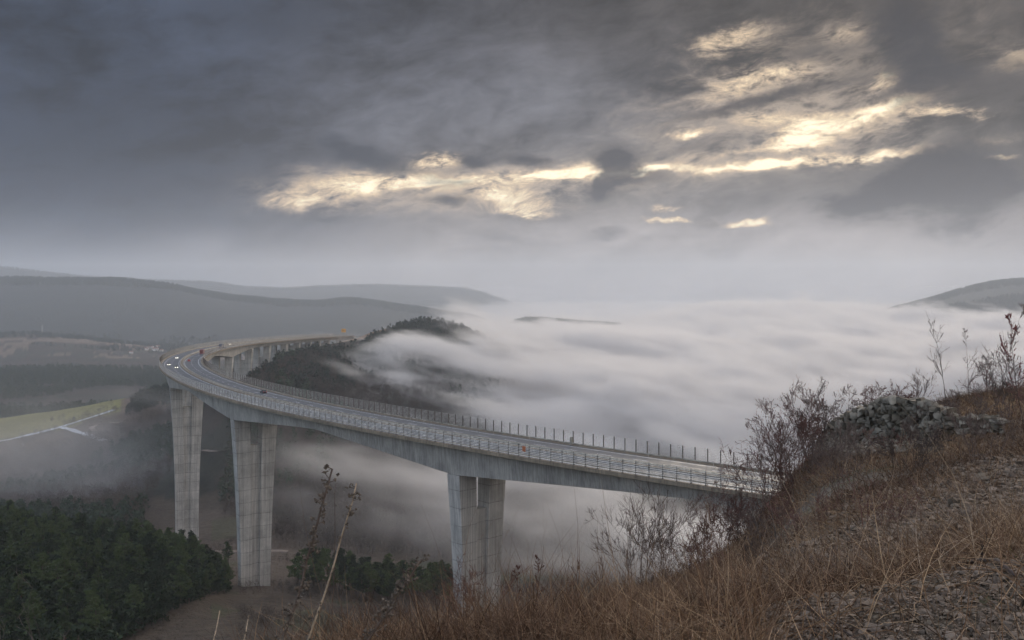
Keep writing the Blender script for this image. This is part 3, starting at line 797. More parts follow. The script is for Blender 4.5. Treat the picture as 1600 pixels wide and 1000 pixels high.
# sign board at the far end
sg0 = empty('road_sign', P(1128, -16.5, -3)); sg0.rotation_euler = (0, 0, R(2))
tag(sg0, 'orange board road sign on posts at the far end of the viaduct', 'road sign')
M['orange'] = mat('orange_board', (.60, .30, .05), .5, nscale=.4, namt=.2)
MB().box((-4.5, 0, 10.2), (2.9, .06, 2.3)).build('board', M['orange'], sg0)
MB().box((-4.5, -.07, 10.6), (2.2, .01, .18)).box((-4.9, -.07, 9.6), (1.6, .01, .18)).build('lettering', M['tyre'], sg0)
for x in (-6.6, -2.4): MB().tube([(x, .14, -2), (x, .14, 12.3)], .14).build('post', M['guard'], sg0)
lp = empty('lamp_post', P(1128, -18, -3)); tag(lp, 'thin grey lamp post beside the orange road sign', 'lamp post')
MB().tube([(0, 0, -3), (0, 0, 10.6)], [.22, .12]).build('pole', M['guard'], lp)
MB().box((-.7, 0, 10.7), (.9, .15, .1)).build('lamp_head', M['guard'], lp)

# ------------------------------------------------------------------ roads in the valley
def drape(pts, w, D0, D1, name, mt, zoff=.45, resample=4.0):
    W = np.array([hit(x, y, D0, D1)[:2] for x, y in pts])
    d = np.concatenate([[0], np.cumsum(np.hypot(*np.diff(W, axis=0).T))])
    t = np.arange(0, d[-1], resample)
    Q = np.stack([np.interp(t, d, W[:, 0]), np.interp(t, d, W[:, 1])], 1)
    k = 7
    Qp = np.pad(Q, ((k, k), (0, 0)), mode='edge'); Q = sum(Qp[i:i + len(Q)] for i in range(2 * k + 1)) / (2 * k + 1)
    T = np.gradient(Q, axis=0); T /= np.linalg.norm(T, axis=1)[:, None] + 1e-9
    N = np.stack([-T[:, 1], T[:, 0]], 1)
    off = np.linspace(-w / 2, w / 2, 5)
    V = (Q[:, None, :] + N[:, None, :] * off[None, :, None]).reshape(-1, 2)
    Z = height(V[:, 0], V[:, 1]).reshape(-1, 5); Z = np.repeat(Z.max(axis=1)[:, None], 5, 1).ravel() + zoff
    n = len(Q)
    F = [(i * 5 + j, i * 5 + j + 1, (i + 1) * 5 + j + 1, (i + 1) * 5 + j) for i in range(n - 1) for j in range(4)]
    o = link(name, mesh_np(name, np.column_stack([V, Z]), F), mt)
    tag(o, kind='structure')
M['wetroad'] = mat('wet_valley_road', (.60, .63, .68), .3, nscale=.03, namt=.3)
M['track'] = mat('dirt_track', (.22, .17, .14), .85, nscale=.08)
drape([(-60, 700), (8, 689), (50, 680), (90, 668), (130, 657), (160, 647), (192, 637)], 12, 900, 1500, 'valley_road', M['wetroad'])
drape([(95, 669), (115, 676), (140, 683), (165, 692)], 9, 850, 1500, 'side_road', M['wetroad'])
drape([(190, 664), (165, 661), (142, 665), (140, 672), (152, 677)], 5, 850, 1500, 'farm_track', M['track'])
drape([(225, 702), (260, 706), (300, 712), (345, 718), (420, 728)], 6, 700, 1100, 'farm_track', M['track'])
drape([(300, 862), (350, 866), (420, 858), (470, 868)], 4, 440, 620, 'farm_track', M['track'], .2)

# ------------------------------------------------------------------ houses, masts far off
M['white_wall'] = mat('white_render', (.62, .60, .58), .8, nscale=.4)
M['tile'] = mat('roof_tile', (.22, .11, .08), .8, nscale=.8)
M['dark_window'] = mat('dark_window', (.03, .035, .04), .3)
def house(px_, py_, w, dpt, h, rz, label, D0=2950, D1=3900):
    p = hit(px_, py_, D0, D1)
    t = empty('house', (p[0], p[1], p[2] - .3), rz); tag(t, label, 'house', 'white houses of the far village')
    MB().box((0, 0, h / 2), (w / 2, dpt / 2, h / 2)).prism([(-w / 2, -dpt / 2, h), (-w / 2, dpt / 2, h), (-w / 2, 0, h + dpt * .28)], (w, 0, 0)).build('wall', M['white_wall'], t)
    e = dpt / 2 + .5; rh = h + dpt * .28
    for s_ in (-1, 1):
        MB().prism([(-w / 2 - .5, s_ * e, h - .25), (-w / 2 - .5, 0, rh + .06), (-w / 2 - .5, 0, rh + .36), (-w / 2 - .5, s_ * e, h + .05)], (w + 1, 0, 0)).build('roof', M['tile'], t)
    for k in range(3):
        MB().box((-w / 3 + k * w / 3, -dpt / 2 - .02, h * .6), (.6, .05, .8)).build('window', M['dark_window'], t)
    MB().box((w * .25, dpt * .15, rh + .3), (.4, .4, .9)).build('chimney', M['white_wall'], t)
for a in ((229, 547, 13, 9, 6, .2, 'small white house, leftmost of the far village'), (236, 545, 16, 10, 7, -.3, 'larger white house behind the leftmost one in the far village'),
          (243, 548, 20, 11, 8, .1, 'biggest white house in the middle of the far village'), (247, 543, 14, 9, 6, .6, 'white house standing highest in the far village'),
          (252, 549, 12, 9, 5, -.1, 'low white house, rightmost of the far village'), (205, 552, 12, 8, 5, .4, 'lone pale house left of the far village')):
    house(*a)
def mast(px_, py_, D0, D1, h, label, arms=3):
    p = hit(px_, py_, D0, D1)
    t = empty('lattice_mast', (p[0], p[1], p[2] - 1)); tag(t, label, 'mast')
    mb = MB(); b = h * .075
    for sx, sy in ((-1, -1), (1, -1), (1, 1), (-1, 1)):
        mb.tube([(sx * b, sy * b, 0), (sx * b * .18, sy * b * .18, h)], h * .008, 4)
    for k in range(8):
        z = h * k / 8; z2 = h * (k + 1) / 8
        f = 1 - .82 * k / 8; f2 = 1 - .82 * (k + 1) / 8
        for sx, sy, tx, ty in ((-1, -1, 1, -1), (1, -1, 1, 1), (1, 1, -1, 1), (-1, 1, -1, -1)):
            mb.tube([(sx * b * f, sy * b * f, z), (tx * b * f2, ty * b * f2, z2)], h * .005, 3)
    mb.build('lattice', M['guard'], t)
    for k in range(arms):
        z = h * (.70 + .12 * k)
        MB().tube([(-h * .16, 0, z), (0, 0, z + h * .02), (h * .16, 0, z)], h * .008, 4).build('cross_arm', M['guard'], t)
mast(66, 519, 3000, 3900, 34, 'faint lattice power mast on the low hill at the far left')
mast(600, 507, 1200, 1500, 13, 'thin mast on the crest of the dark hill', 2)

# ------------------------------------------------------------------ trees
def tris(C, U, V_):
    """triangles from centres and two edge vectors"""
    n = len(C)
    P0 = C - U * .5; P1 = C + U * .5; P2 = C + V_
    return np.stack([P0, P1, P2], 1).reshape(-1, 3), np.arange(3 * n).reshape(-1, 3)
def foliage(name, dark, light, scale=1.6):
    m = bpy.data.materials.new(name); m.use_nodes = True
    g = NG(m.node_tree)
    pos = g.n('ShaderNodeNewGeometry').outputs['Position']
    rnd = g.n('ShaderNodeObjectInfo').outputs['Random']
    n = g.noise(pos, scale, 3, .6)
    c = g.mix(g.sstep(g.m('ADD', n, g.m('MULTIPLY', g.m('SUBTRACT', rnd, .5), .75)), .35, .7), dark, light)
    b = g.n('ShaderNodeBsdfPrincipled', {'Base Color': c, 'Roughness': .8})
    b.inputs['Specular IOR Level'].default_value = .15
    g.n('ShaderNodeOutputMaterial', {'Surface': b})
    return m
M['needle'] = foliage('pine_needles', (.020, .034, .015), (.075, .105, .038), .45)
M['bark'] = mat('pine_bark', (.11, .085, .07), .9, nscale=3)
M['twig'] = mat('bare_twig', (.125, .090, .076), .85, nscale=4)
M['twig_grey'] = mat('grey_twig', (.14, .115, .10), .85, nscale=4)
M['twig_red'] = mat('red_brown_twig', (.135, .070, .056), .85, nscale=4)
M['twig_black'] = mat('dark_twig', (.070, .050, .042), .85, nscale=4)
def rdir(n, up=.0, rng=RNG):
    v = rng.normal(size=(n, 3)); v[:, 2] += up
    return v / np.linalg.norm(v, axis=1)[:, None]
def pine_meshes(seed, h=14.0, slim=1.0, bare=.30):
    rg = np.random.default_rng(seed)
    tr = MB()
    bend = rg.normal(size=2) * .3
    ax = lambda t: np.array([bend[0] * t * t, bend[1] * t * t, h * t])
    tr.tube([ax(t) for t in np.linspace(0, .97, 8)], [.24 * (1 - t * .88) for t in np.linspace(0, .97, 8)], 6)
    cs = []
    t = bare
    while t < .97:
        prof = math.sin(min(1, (t - bare) / (1 - bare) * 1.05 + .26) * math.pi * .93) ** .8
        Lm = 3.1 * slim * max(.16, prof)
        for k in range(rg.integers(4, 7)):
            az = rg.uniform(0, 6.28); L = Lm * rg.uniform(.55, 1.15)
            p0 = ax(t); d = np.array([math.cos(az), math.sin(az), rg.uniform(.05, .45)])
            p1 = p0 + d * L
            tr.tube([p0, p0 + d * L * .6, p1], [.05, .035, .012], 3)
            nt = max(3, int(L * 4.2))
            for q in range(nt):
                f = rg.uniform(.25, 1.05)
                cs.append(p0 + d * L * f + rg.normal(size=3) * (.28, .28, .16))
        t += rg.uniform(.035, .06)
    for q in range(10): cs.append(ax(.97) + rg.normal(size=3) * (.3, .3, .35))
    cs = np.array(cs); K = 9
    C = np.repeat(cs, K, 0) + rg.normal(size=(len(cs) * K, 3)) * .10
    dv = rdir(len(C), .75, rg)
    side = np.cross(dv, rdir(len(C), 0, rg)); side /= np.linalg.norm(side, axis=1)[:, None] + 1e-9
    V, F = tris(C, side * rg.uniform(.14, .26, (len(C), 1)), dv * rg.uniform(.35, .7, (len(C), 1)))
    return tr.mesh('trunk'), mesh_np('crown', V, F)
pines = []
for i in range(6):
    tm, cm = pine_meshes(100 + i, 14.0, (1.0, .85, 1.15, .75, 1.0, .9)[i], (.34, .30, .42, .38, .28, .5)[i])
    pines.append((tm, cm))
WOOD = 'dark green pine packed in the wood at the lower left below the piers'
GROVE = 'green pine of the small grove behind the dry stalks, between the second and third pier'
first = {}
def plant_pine(x, y, hgt, label, group, v=None):
    v = int(RNG.integers(0, 6)) if v is None else v
    sc = hgt / 14.0
    z = float(height(x, y)) - .3
    if v not in first:
        t = empty('pine_tree')
        link('trunk', pines[v][0], M['bark'], t); link('crown', pines[v][1], M['needle'], t)
        index_kids(t); first[v] = t
    else:
        t = copy_tree(first[v])
    t.location = (x, y, z); k_ = RNG.uniform(1.15, 1.45); t.scale = (sc * k_, sc * k_, sc)
    t.rotation_euler = (RNG.normal() * .02, RNG.normal() * .02, RNG.uniform(0, 6.28))
    tag(t, label, 'pine tree', group)
def scatter(nmax, inside, D0, D1, x0, x1, dmin, rng=RNG, tries=40000):
    """poisson-like spots in world metres; inside(photo column, D)"""
    cell = {}; out = []
    for _ in range(tries):
        D = math.sqrt(rng.uniform(D0 * D0, D1 * D1)); xp = rng.uniform(x0, x1)
        if not inside(xp, D): continue
        X = col(xp, D); k = (int(X // dmin), int(D // dmin)); ok = True
        for i in (-1, 0, 1):
            for j in (-1, 0, 1):
                for (a, b) in cell.get((k[0] + i, k[1] + j), ()):
                    if (a - X) ** 2 + (b - D) ** 2 < dmin * dmin: ok = False; break
        if ok:
            cell.setdefault(k, []).append((X, D)); out.append((X, D))
            if len(out) >= nmax: break
    return out
def low_conifer(rg):
    n = 46
    t = rg.uniform(.12, 1.0, n); r = .26 * np.sin(np.clip(1.08 - t, 0, 1) * math.pi * .62) ** .8 * rg.uniform(.3, 1.0, n)
    az = rg.uniform(0, 6.28, n)
    C = np.stack([r * np.cos(az), r * np.sin(az), t * .94], 1)
    dv = rdir(n, .9, rg); side = np.cross(dv, rdir(n, 0, rg)); side /= np.linalg.norm(side, axis=1)[:, None]
    V, F = tris(C, side * rg.uniform(.10, .2, (n, 1)), dv * rg.uniform(.08, .18, (n, 1)))
    q = .015
    V2 = np.array([(-q, 0, 0), (q, 0, 0), (0, 0, .9), (0, -q, 0), (0, q, 0), (0, 0, .9)])
    return np.vstack([V, V2]), np.vstack([F, np.array([[0, 1, 2], [3, 4, 5]]) + len(V)])
def low_bare(rg):
    n = 60
    t = rg.uniform(.25, .95, n); r = .34 * np.sin(t * math.pi * .95) ** .6 * rg.uniform(.2, 1.0, n); az = rg.uniform(0, 6.28, n)
    C = np.stack([r * np.cos(az), r * np.sin(az), t], 1)
    dv = rdir(n, 1.2, rg); side = np.cross(dv, rdir(n, 0, rg)); side /= np.linalg.norm(side, axis=1)[:, None]
    V, F = tris(C, side * .022, dv * rg.uniform(.15, .3, (n, 1)))
    q = .02
    V2 = np.array([(-q, 0, 0), (q, 0, 0), (0, 0, .6)])
    return np.vstack([V, V2]), np.vstack([F, np.array([[0, 1, 2]]) + len(V)])
def woodland(name, spots, maker, hr, mt, seed=1, nv=6):
    rg = np.random.default_rng(seed)
    protos = [maker(rg) for _ in range(nv)]
    Vs, Fs, n = [], [], 0
    sp = np.array(spots)
    z = height(sp[:, 0], sp[:, 1]) - .4
    for (X, Y), zz in zip(sp, z):
        V, F = protos[rg.integers(nv)]
        h = rg.uniform(*hr); a = rg.uniform(0, 6.28); w = h * rg.uniform(.85, 1.3)
        W = np.empty_like(V)
        W[:, 0] = (V[:, 0] * math.cos(a) - V[:, 1] * math.sin(a)) * w + X
        W[:, 1] = (V[:, 0] * math.sin(a) + V[:, 1] * math.cos(a)) * w + Y
        W[:, 2] = V[:, 2] * h + zz
        Vs.append(W); Fs.append(F + n); n += len(V)
    o = link(name, mesh_np(name, np.vstack(Vs), np.vstack(Fs)), mt)
    tag(o, kind='stuff')
def spots(n, D0, D1, x0, x1, keep=None, rng=RNG):
    D = np.sqrt(rng.uniform(D0 * D0, D1 * D1, n)); x = rng.uniform(x0, x1, n); X = col(x, D)
    if keep is not None:
        k = keep(x, D, X); X, D = X[k], D[k]
    return np.stack([X, D], 1)
wood_edge = lambda x, D: x < np.interp(D, [296, 320, 350, 385, 405, 440], [180, 262, 320, 356, 345, 296])
for X, D in scatter(222, wood_edge, 292, 440, -75, 370, 5.3):
    plant_pine(X, D, RNG.uniform(9.5, 16.0), WOOD, 'pines of the lower left wood')
for X, D in scatter(70, lambda x, D: True, 392, 452, 462, 708, 5.2):
    plant_pine(X, D, RNG.uniform(12.0, 18.5) * np.interp(800 + FPX * X / D, [460, 690, 710], [1, .85, .6]), GROVE, 'pines of the middle grove')
woodland('pine_undergrowth', spots(2600, 285, 440, -90, 372, lambda x, D, X: np.array([bool(wood_edge(a_, b_)) for a_, b_ in zip(x, D)])), low_conifer, (6, 11), M['needle'], 4)
for (x_, D, hg, lb) in ((357, 470, 12, 'small lone pine just left of the middle pier foot'), (283, 448, 16, 'tall open pine against the foot of the left pier'),
                        (296, 440, 13, 'shorter open pine touching the foot of the left pier'), (262, 455, 14.5, 'slim pine left of the left pier foot'), (238, 460, 14, 'hazy pine behind the crest of the lower left wood')):
    plant_pine(col(x_, D), D, hg, lb, None, 5 if 'open' in lb else 3)

M['wood'] = foliage('far_conifers', (.020, .032, .022), (.042, .062, .036), .06)
M['bare'] = foliage('bare_woodland', (.060, .046, .038), (.130, .095, .072), .05)
near_deck = lambda X, D: np.min(np.hypot(X[:, None] - _x[None, ::12], D[:, None] - _y[None, ::12]), axis=1) < 24
woodland('hill_wood', spots(6200, 840, 1330, 375, 850, lambda x, D, X: ~near_deck(X, D) & (D > np.interp(x, [380, 530, 600, 680], [800, 880, 1000, 1040])) & ~((x > 497) & (D > np.interp(x + 9 * vnoise(X / 11, D / 11), [497, 560, 600, 640], [1050, 1110, 1240, 1340]))) & ~((x < 520) & (D > np.interp(x, [375, 450, 520], [960, 1010, 1180])))), low_conifer, (6, 13), M['wood'], 5)
woodland('bare_hill_wood', spots(1300, 860, 1330, 400, 850, lambda x, D, X: ~near_deck(X, D) & (vnoise(X / 40, D / 40) > .05) & ~((x > 497) & (D > np.interp(x + 9 * vnoise(X / 11, D / 11), [497, 560, 600, 640], [1050, 1110, 1240, 1340]))) & ~((x < 520) & (D > np.interp(x, [375, 450, 520], [960, 1010, 1180])))), low_bare, (7, 12), M['bare'], 15)
woodland('valley_wood', spots(2600, 560, 960, -60, 420, lambda x, D, X: ~near_deck(X, D) & (vnoise(X / 70, D / 70) > -.02) & ~((x > 290) & (D < 640))), low_conifer, (8, 14), M['wood'], 6)
woodland('bare_valley_wood', spots(4200, 560, 1060, -60, 460, lambda x, D, X: ~near_deck(X, D) & (vnoise(X / 70, D / 70) < .06) & ~((x > 290) & (D < 620))), low_bare, (7, 11), M['bare'], 7)
woodland('bare_slope_wood', spots(6500, 560, 1020, 430, 1150, lambda x, D, X: (vnoise(X / 90 + 7, D / 90) < .12)), low_bare, (8, 13), M['bare'], 8)
woodland('slope_wood', spots(2600, 600, 1050, 430, 1150, lambda x, D, X: (vnoise(X / 90 + 7, D / 90) > .04)), low_conifer, (9, 14), M['wood'], 9)
woodland('field_edge_wood', spots(6000, 1430, 2500, -80, 380, lambda x, D, X: (vnoise(X / 200 + 7, D / 200) > -.33) & ~near_deck(X, D)), low_conifer, (10, 16), M['wood'], 10)
woodland('roadside_wood', spots(900, 1100, 1400, 185, 330, lambda x, D, X: (x > np.interp(D, [1100, 1400], [196, 240])) & (vnoise(X / 60, D / 60) > -.25)), low_conifer, (9, 14), M['wood'], 11)
woodland('far_hill_wood', spots(3500, 3100, 3900, -80, 430, lambda x, D, X: (vnoise(X / 160 + 3, D / 160) > .05)), low_conifer, (10, 15), M['wood'], 12)
woodland('far_ridge_wood', spots(2500, 3250, 3700, 760, 1010), low_conifer, (10, 16), M['wood'], 13)

woodland('valley_scrub', spots(9000, 240, 580, 150, 1150, lambda x, D, X: (vnoise(X / 22 + 7, D / 22) > -.05) & ~((D < 440) & (x < 372))), low_bare, (1.0, 4.0), M['bare'], 21)

cr = np.vstack([spots(7000, 4950, 5500, -60, 780), spots(3500, 9300, 10000, -60, 800), spots(5000, 4600, 5500, 1180, 1640), spots(2500, 3850, 4150, 1340, 1640)])
woodland('far_crest_wood', cr, low_conifer, (10, 22), M['wood'], 22)
rs_ = []
for (xa, ya), (xb, yb) in (((0, 693), (90, 672)), ((90, 672), (192, 641)), ((100, 664), (190, 632)), ((-20, 652), (190, 622)), ((20, 672), (100, 655)), ((120, 684), (170, 696)), ((196, 650), (262, 640))):
    for f in RNG.uniform(0, 1, 60):
        q_ = hit(xa + (xb - xa) * f, ya + (yb - ya) * f + RNG.normal() * 1.6, 880, 1600)
        if vnoise(q_[0] / 30, q_[1] / 30) > -.12: rs_.append(q_[:2])
woodland('hedgerow_scrub', rs_, low_bare, (2.5, 8), M['bare'], 23)

# ------------------------------------------------------------------ foreground plants
def tubes3(segs):
    """segs: list of (p0, p1, r0, r1) -> three-sided tubes"""
    A = np.array([s[0] for s in segs]); B = np.array([s[1] for s in segs]); r0 = np.array([s[2] for s in segs])[:, None]; r1 = np.array([s[3] for s in segs])[:, None]
    t = B - A; t /= np.linalg.norm(t, axis=1)[:, None] + 1e-9
    ref = np.where(np.abs(t[:, 2:3]) < .9, [[0, 0, 1.]], [[1., 0, 0]])
    u = np.cross(t, ref); u /= np.linalg.norm(u, axis=1)[:, None] + 1e-9
    v = np.cross(t, u)
    V = []
    for k in range(3):
        a = k * 2.0944
        V.append(A + r0 * (math.cos(a) * u + math.sin(a) * v))
    for k in range(3):
        a = k * 2.0944
        V.append(B + r1 * (math.cos(a) * u + math.sin(a) * v))
    V = np.stack(V, 1).reshape(-1, 3)
    n = np.arange(len(A))[:, None] * 6
    F = np.concatenate([n + np.array([[0, 1, 4, 3]]), n + np.array([[1, 2, 5, 4]]), n + np.array([[2, 0, 3, 5]])], 0)
    return V, F
def grow(rg, p, d, L, r, lev, segs, tips, wig=.16, up=.10, nk=(3, 5), ang=.65, ratio=.55):
    n = 5 if lev > 1 else 4
    q = np.array(p, float); d = np.array(d, float); d /= np.linalg.norm(d)
    pts = [q.copy()]; ds = [d.copy()]
    for i in range(n):
        d = d + rg.normal(size=3) * wig; d[2] += up; d /= np.linalg.norm(d)
        q = q + d * L / n
        pts.append(q.copy()); ds.append(d.copy())
    for i in range(n):
        segs.append((pts[i], pts[i + 1], r * (1 - .75 * i / n), r * (1 - .75 * (i + 1) / n)))
    if lev <= 0:
        tips.append((pts[-1], ds[-1])); return
    for k in range(rg.integers(*nk) + 1):
        f = rg.uniform(.2, .98); i = min(n - 1, int(f * n)); b = pts[i] + (pts[i + 1] - pts[i]) * (f * n - i)
        dd = ds[i] + rg.normal(size=3) * ang
        grow(rg, b, dd, L * ratio * rg.uniform(.6, 1.2) * (1.1 - .4 * f), r * .5 * (1 - .4 * f), lev - 1, segs, tips, wig, up, nk, ang, ratio)
def octa(c, r):
    V = c[:, None, :] + r[:, None, None] * np.array([(1, 0, 0), (-1, 0, 0), (0, 1, 0), (0, -1, 0), (0, 0, 1), (0, 0, -1)])[None]
    F = np.array([(0, 2, 4), (2, 1, 4), (1, 3, 4), (3, 0, 4), (2, 0, 5), (1, 2, 5), (3, 1, 5), (0, 3, 5)])
    return V.reshape(-1, 3), (np.arange(len(c))[:, None, None] * 6 + F[None]).reshape(-1, 3)
def shrub(xp, D, hpx, wpx, stems, lev, label, mt, seed, name='shrub', cat='shrub', lean=0.0, buds=None, r=.012, group=None, minr=None, wig=.16, up=.08, nk=(3, 5), ang=.6, sink=.05):
    rg = np.random.default_rng(seed)
    X = col(xp, D); z = float(height(X, D)) - sink
    h = hpx * D / FPX; w = wpx * D / FPX
    segs, tips = [], []
    for k in range(stems):
        a = rg.uniform(0, 6.28); rr = math.sqrt(rg.uniform(0, 1)) * w * .22
        sp = rg.uniform(0, .5) * w / max(h, .1)
        d = np.array([math.cos(a) * sp + lean, math.sin(a) * sp, 1.0])
        grow(rg, (math.cos(a) * rr, math.sin(a) * rr, 0), d, h * rg.uniform(.6, .95), r * rg.uniform(.7, 1.2), lev, segs, tips, wig, up, nk, ang)
    mr = .00019 * D
    segs = [(p0, p1, max(a0, mr), max(b0, mr * .8)) for p0, p1, a0, b0 in segs]
    V, F = tubes3(segs)
    t = empty(name, (X, D, z)); tag(t, label, cat, group)
    link('branches', mesh_np('branches', V, F), mt, t)
    if buds is not None:
        C = np.array([p for p, _ in tips]); C = C[rg.random(len(C)) < buds[2]]
        if len(C):
            V, F = octa(C, rg.uniform(.6, 1.2, len(C)) * buds[1])
            tag(link('buds', mesh_np('buds', V, F), buds[0], t), kind='stuff')
    return t
M['bud'] = mat('dry_bud', (.085, .035, .025), .8)
M['berry'] = mat('dull_red_leaf', (.17, .030, .028), .6)
TW, TG, TR, TK = M['twig'], M['twig_grey'], M['twig_red'], M['twig_black']
shrub(1008, 27, 150, 130, 15, 3, 'tall bare many-stemmed shrub standing in front of the fog below the viaduct', TW, 1, r=.013, ang=.42, up=.10)
shrub(1075, 30, 70, 90, 10, 3, 'low bare shrub right of the tall many-stemmed shrub', TR, 2, r=.010)
shrub(1128, 31, 105, 120, 22, 3, 'dense reddish bare thicket under the end of the viaduct', TR, 3, r=.010, ang=.5)
shrub(1165, 31, 75, 90, 10, 3, 'bare brown thicket right beneath the viaduct girder end', TW, 31, r=.010, ang=.5)
shrub(1236, 31, 135, 85, 16, 3, 'tall dark bush hiding the near end of the viaduct fence', TR, 4, r=.012, buds=(M['bud'], .018, .35), ang=.5)
shrub(1272, 33, 95, 90, 12, 3, 'dark bush left of the rubble wall', TK, 5, r=.012, ang=.55)
shrub(1300, 36, 74, 110, 8, 3, 'bare arching shrub at the left shoulder of the rubble wall', TW, 6, r=.012, ang=.7, lean=-.35)
shrub(1385, 38.5, 52, 130, 26, 3, 'rounded dark red bush on top of the rubble wall', TR, 7, r=.010, ang=.7, up=.02)
shrub(1345, 38.5, 34, 70, 12, 2, 'low bare scrub on the left top of the rubble wall', TK, 8, r=.010)
shrub(1437, 37, 62, 40, 5, 2, 'thin bare shrub between the round bush and the budded sapling', TW, 9, r=.010)
for i, (xp, D, hh, ww, mt, lb) in enumerate((
    (1245, 26, 100, 90, TW, 'dark tangled bush on the slope just below the fence end'), (1285, 27, 70, 110, TW, 'brown bush below the left shoulder of the rubble wall'),
    (1340, 24, 46, 110, TW, 'dark scrubby bush right below the rubble wall'), (1395, 24, 42, 110, TR, 'reddish bush under the middle of the rubble wall'),
    (1450, 24, 50, 110, TW, 'dark bush under the right end of the rubble wall'), (1505, 26, 60, 100, TW, 'brown bush on the slope below the shorter budded sapling'),
    (1560, 26, 110, 110, TK, 'dark bush on the slope below the leaning sapling'), (1605, 24, 120, 110, TR, 'reddish bush cut by the right edge of the photo'),
    (1310, 20, 110, 120, TW, 'thin twiggy bush midway down the slope'), (1420, 20, 100, 130, TK, 'dark twiggy bush midway down the slope, right of the thin one'),
    (1530, 19, 110, 130, TW, 'brown twiggy bush midway down the slope near the right edge'), (1190, 23, 70, 100, TW, 'brown bush at the left foot of the slope, under the girder end'),
    (1110, 25, 70, 100, TR, 'small reddish bush on the crest below the girder'), (1045, 24, 60, 90, TW, 'small brown bush at the foot of the tall many-stemmed shrub'),
    (1207, 26, 150, 80, TR, 'tall reddish bush crossing the very end of the viaduct fence'), (1160, 20, 80, 130, TK, 'dark low tangle on the crest left of the slope foot'),
    (1245, 17, 90, 140, TR, 'reddish tangle low on the slope in front of the others'), (1010, 19, 60, 120, TK, 'dark low tangle in front of the tall many-stemmed shrub'),
    (1370, 14, 90, 150, TR, 'reddish twiggy tangle just above the stony patch'), (930, 17, 55, 120, TR, 'reddish low tangle on the crest left of the dark one'))):
    shrub(xp, D, hh, ww, 8, 3, lb, mt, 300 + i, r=.009, ang=.55, up=.06)
def sapling(xp, D, hpx, label, mt, seed, lean=0.0, bud=(None, .012, .9), lat=12, group=None):
    rg = np.random.default_rng(seed)
    X = col(xp, D); z = float(height(X, D)) - .05; h = hpx * D / FPX
    segs, tips = [], []
    q = np.zeros(3); d = np.array([lean, 0, 1.0]); pts = [q]
    for i in range(12):
        d = d + rg.normal(size=3) * .045; d /= np.linalg.norm(d); q = q + d * h / 12; pts.append(q)
    for i in range(12): segs.append((pts[i], pts[i + 1], .016 * (1 - i / 13), .016 * (1 - (i + 1) / 13)))
    for k in range(lat):
        f = rg.uniform(.3, .97); i = int(f * 12); a = rg.uniform(0, 6.28)
        dd = np.array([math.cos(a) * .7, math.sin(a) * .7, 1.0])
        grow(rg, pts[i], dd, h * .26 * (1.15 - f) * rg.uniform(.7, 1.5), .006, 1, segs, tips, .12, .10, (2, 4), .5)
    mr = .00017 * D
    segs = [(p0, p1, max(a0, mr), max(b0, mr * .8)) for p0, p1, a0, b0 in segs]
    V, F = tubes3(segs)
    t = empty('sapling', (X, D, z)); tag(t, label, 'sapling', group)
    link('branches', mesh_np('branches', V, F), mt, t)
    # buds along the twigs
    E = np.array([s[1] for s in segs[12:]]); E = E[rg.random(len(E)) < bud[2]]
    V, F = octa(E, rg.uniform(.7, 1.3, len(E)) * bud[1])
    tag(link('buds', mesh_np('buds', V, F), bud[0] or M['bud'], t), kind='stuff')
sapling(1478, 34, 160, 'tallest budded sapling right of the rubble wall', TK, 11, -.05)
sapling(1515, 35, 120, 'shorter budded sapling next to the tallest one', TK, 12, -.03)
sapling(1560, 34, 165, 'bare sapling leaning at the right edge of the photo', TW, 13, .05, lat=16)
sapling(1582, 33, 110, 'low branching sapling at the far right edge', TW, 14, .02, lat=18)
sapling(1600, 24, 190, 'sapling with dull red leaves reaching in from the right edge', TK, 15, -.08, (M['berry'], .022, .55), 16)
sapling(1195, 21, 175, 'thin leaning budded stem in front of the viaduct end', TG, 16, -.28, lat=9)
sapling(1215, 19, 190, 'thin upright stem just right of the leaning budded stem', TG, 17, -.16, lat=8)
shrub(742, 17, 110, 105, 9, 3, 'leafless bush in front of the foot of the right pier', TR, 20, r=.008, ang=.6, buds=(M['bud'], .007, .4))
shrub(705, 17, 60, 60, 5, 2, 'small bare bush left of the right pier foot', TW, 21, r=.007)
sapling(800, 17, 110, 'thorny budded stem just right of the right pier', TR, 22, .16, (M['bud'], .011, .9), 9)
sapling(835, 18, 120, 'thorny budded stem forking in front of the misty slope', TR, 23, .10, (M['bud'], .011, .9), 12)
sapling(880, 20, 105, 'budded stem bending right near the misty slope', TR, 24, .22, (M['bud'], .011, .9), 10)
sapling(930, 22, 100, 'thin budded stem left of the tall many-stemmed shrub', TW, 25, .10, (M['bud'], .010, .8), 8)
shrub(905, 21, 60, 90, 8, 2, 'low twiggy bush on the crest of the slope', TW, 26, r=.007)
shrub(560, 14.5, 85, 100, 8, 3, 'dark leafless bush behind the dry stalks', TK, 27, r=.008, ang=.7, buds=(M['bud'], .006, .3))
shrub(618, 15.5, 62, 110, 8, 3, 'dark leafless bush right of the shortest stalk', TK, 28, r=.008, ang=.7)
shrub(500, 13.5, 80, 90, 6, 3, 'dark leafless bush left of the dry stalks', TK, 29, r=.008, ang=.7)
shrub(430, 12.5, 60, 90, 6, 3, 'low twiggy bush at the foot of the tallest stalk', TW, 30, r=.006, ang=.7)
shrub(25, 7.0, 270, 120, 4, 3, 'bare thorny bush in the bottom left corner', TG, 32, r=.006, ang=.55, wig=.13, buds=(M['bud'], .006, .4), nk=(1, 3))
shrub(95, 7.5, 215, 110, 3, 3, 'second bare thorny bush beside the corner one', TG, 33, r=.005, ang=.55, wig=.13, lean=.25, nk=(1, 3))

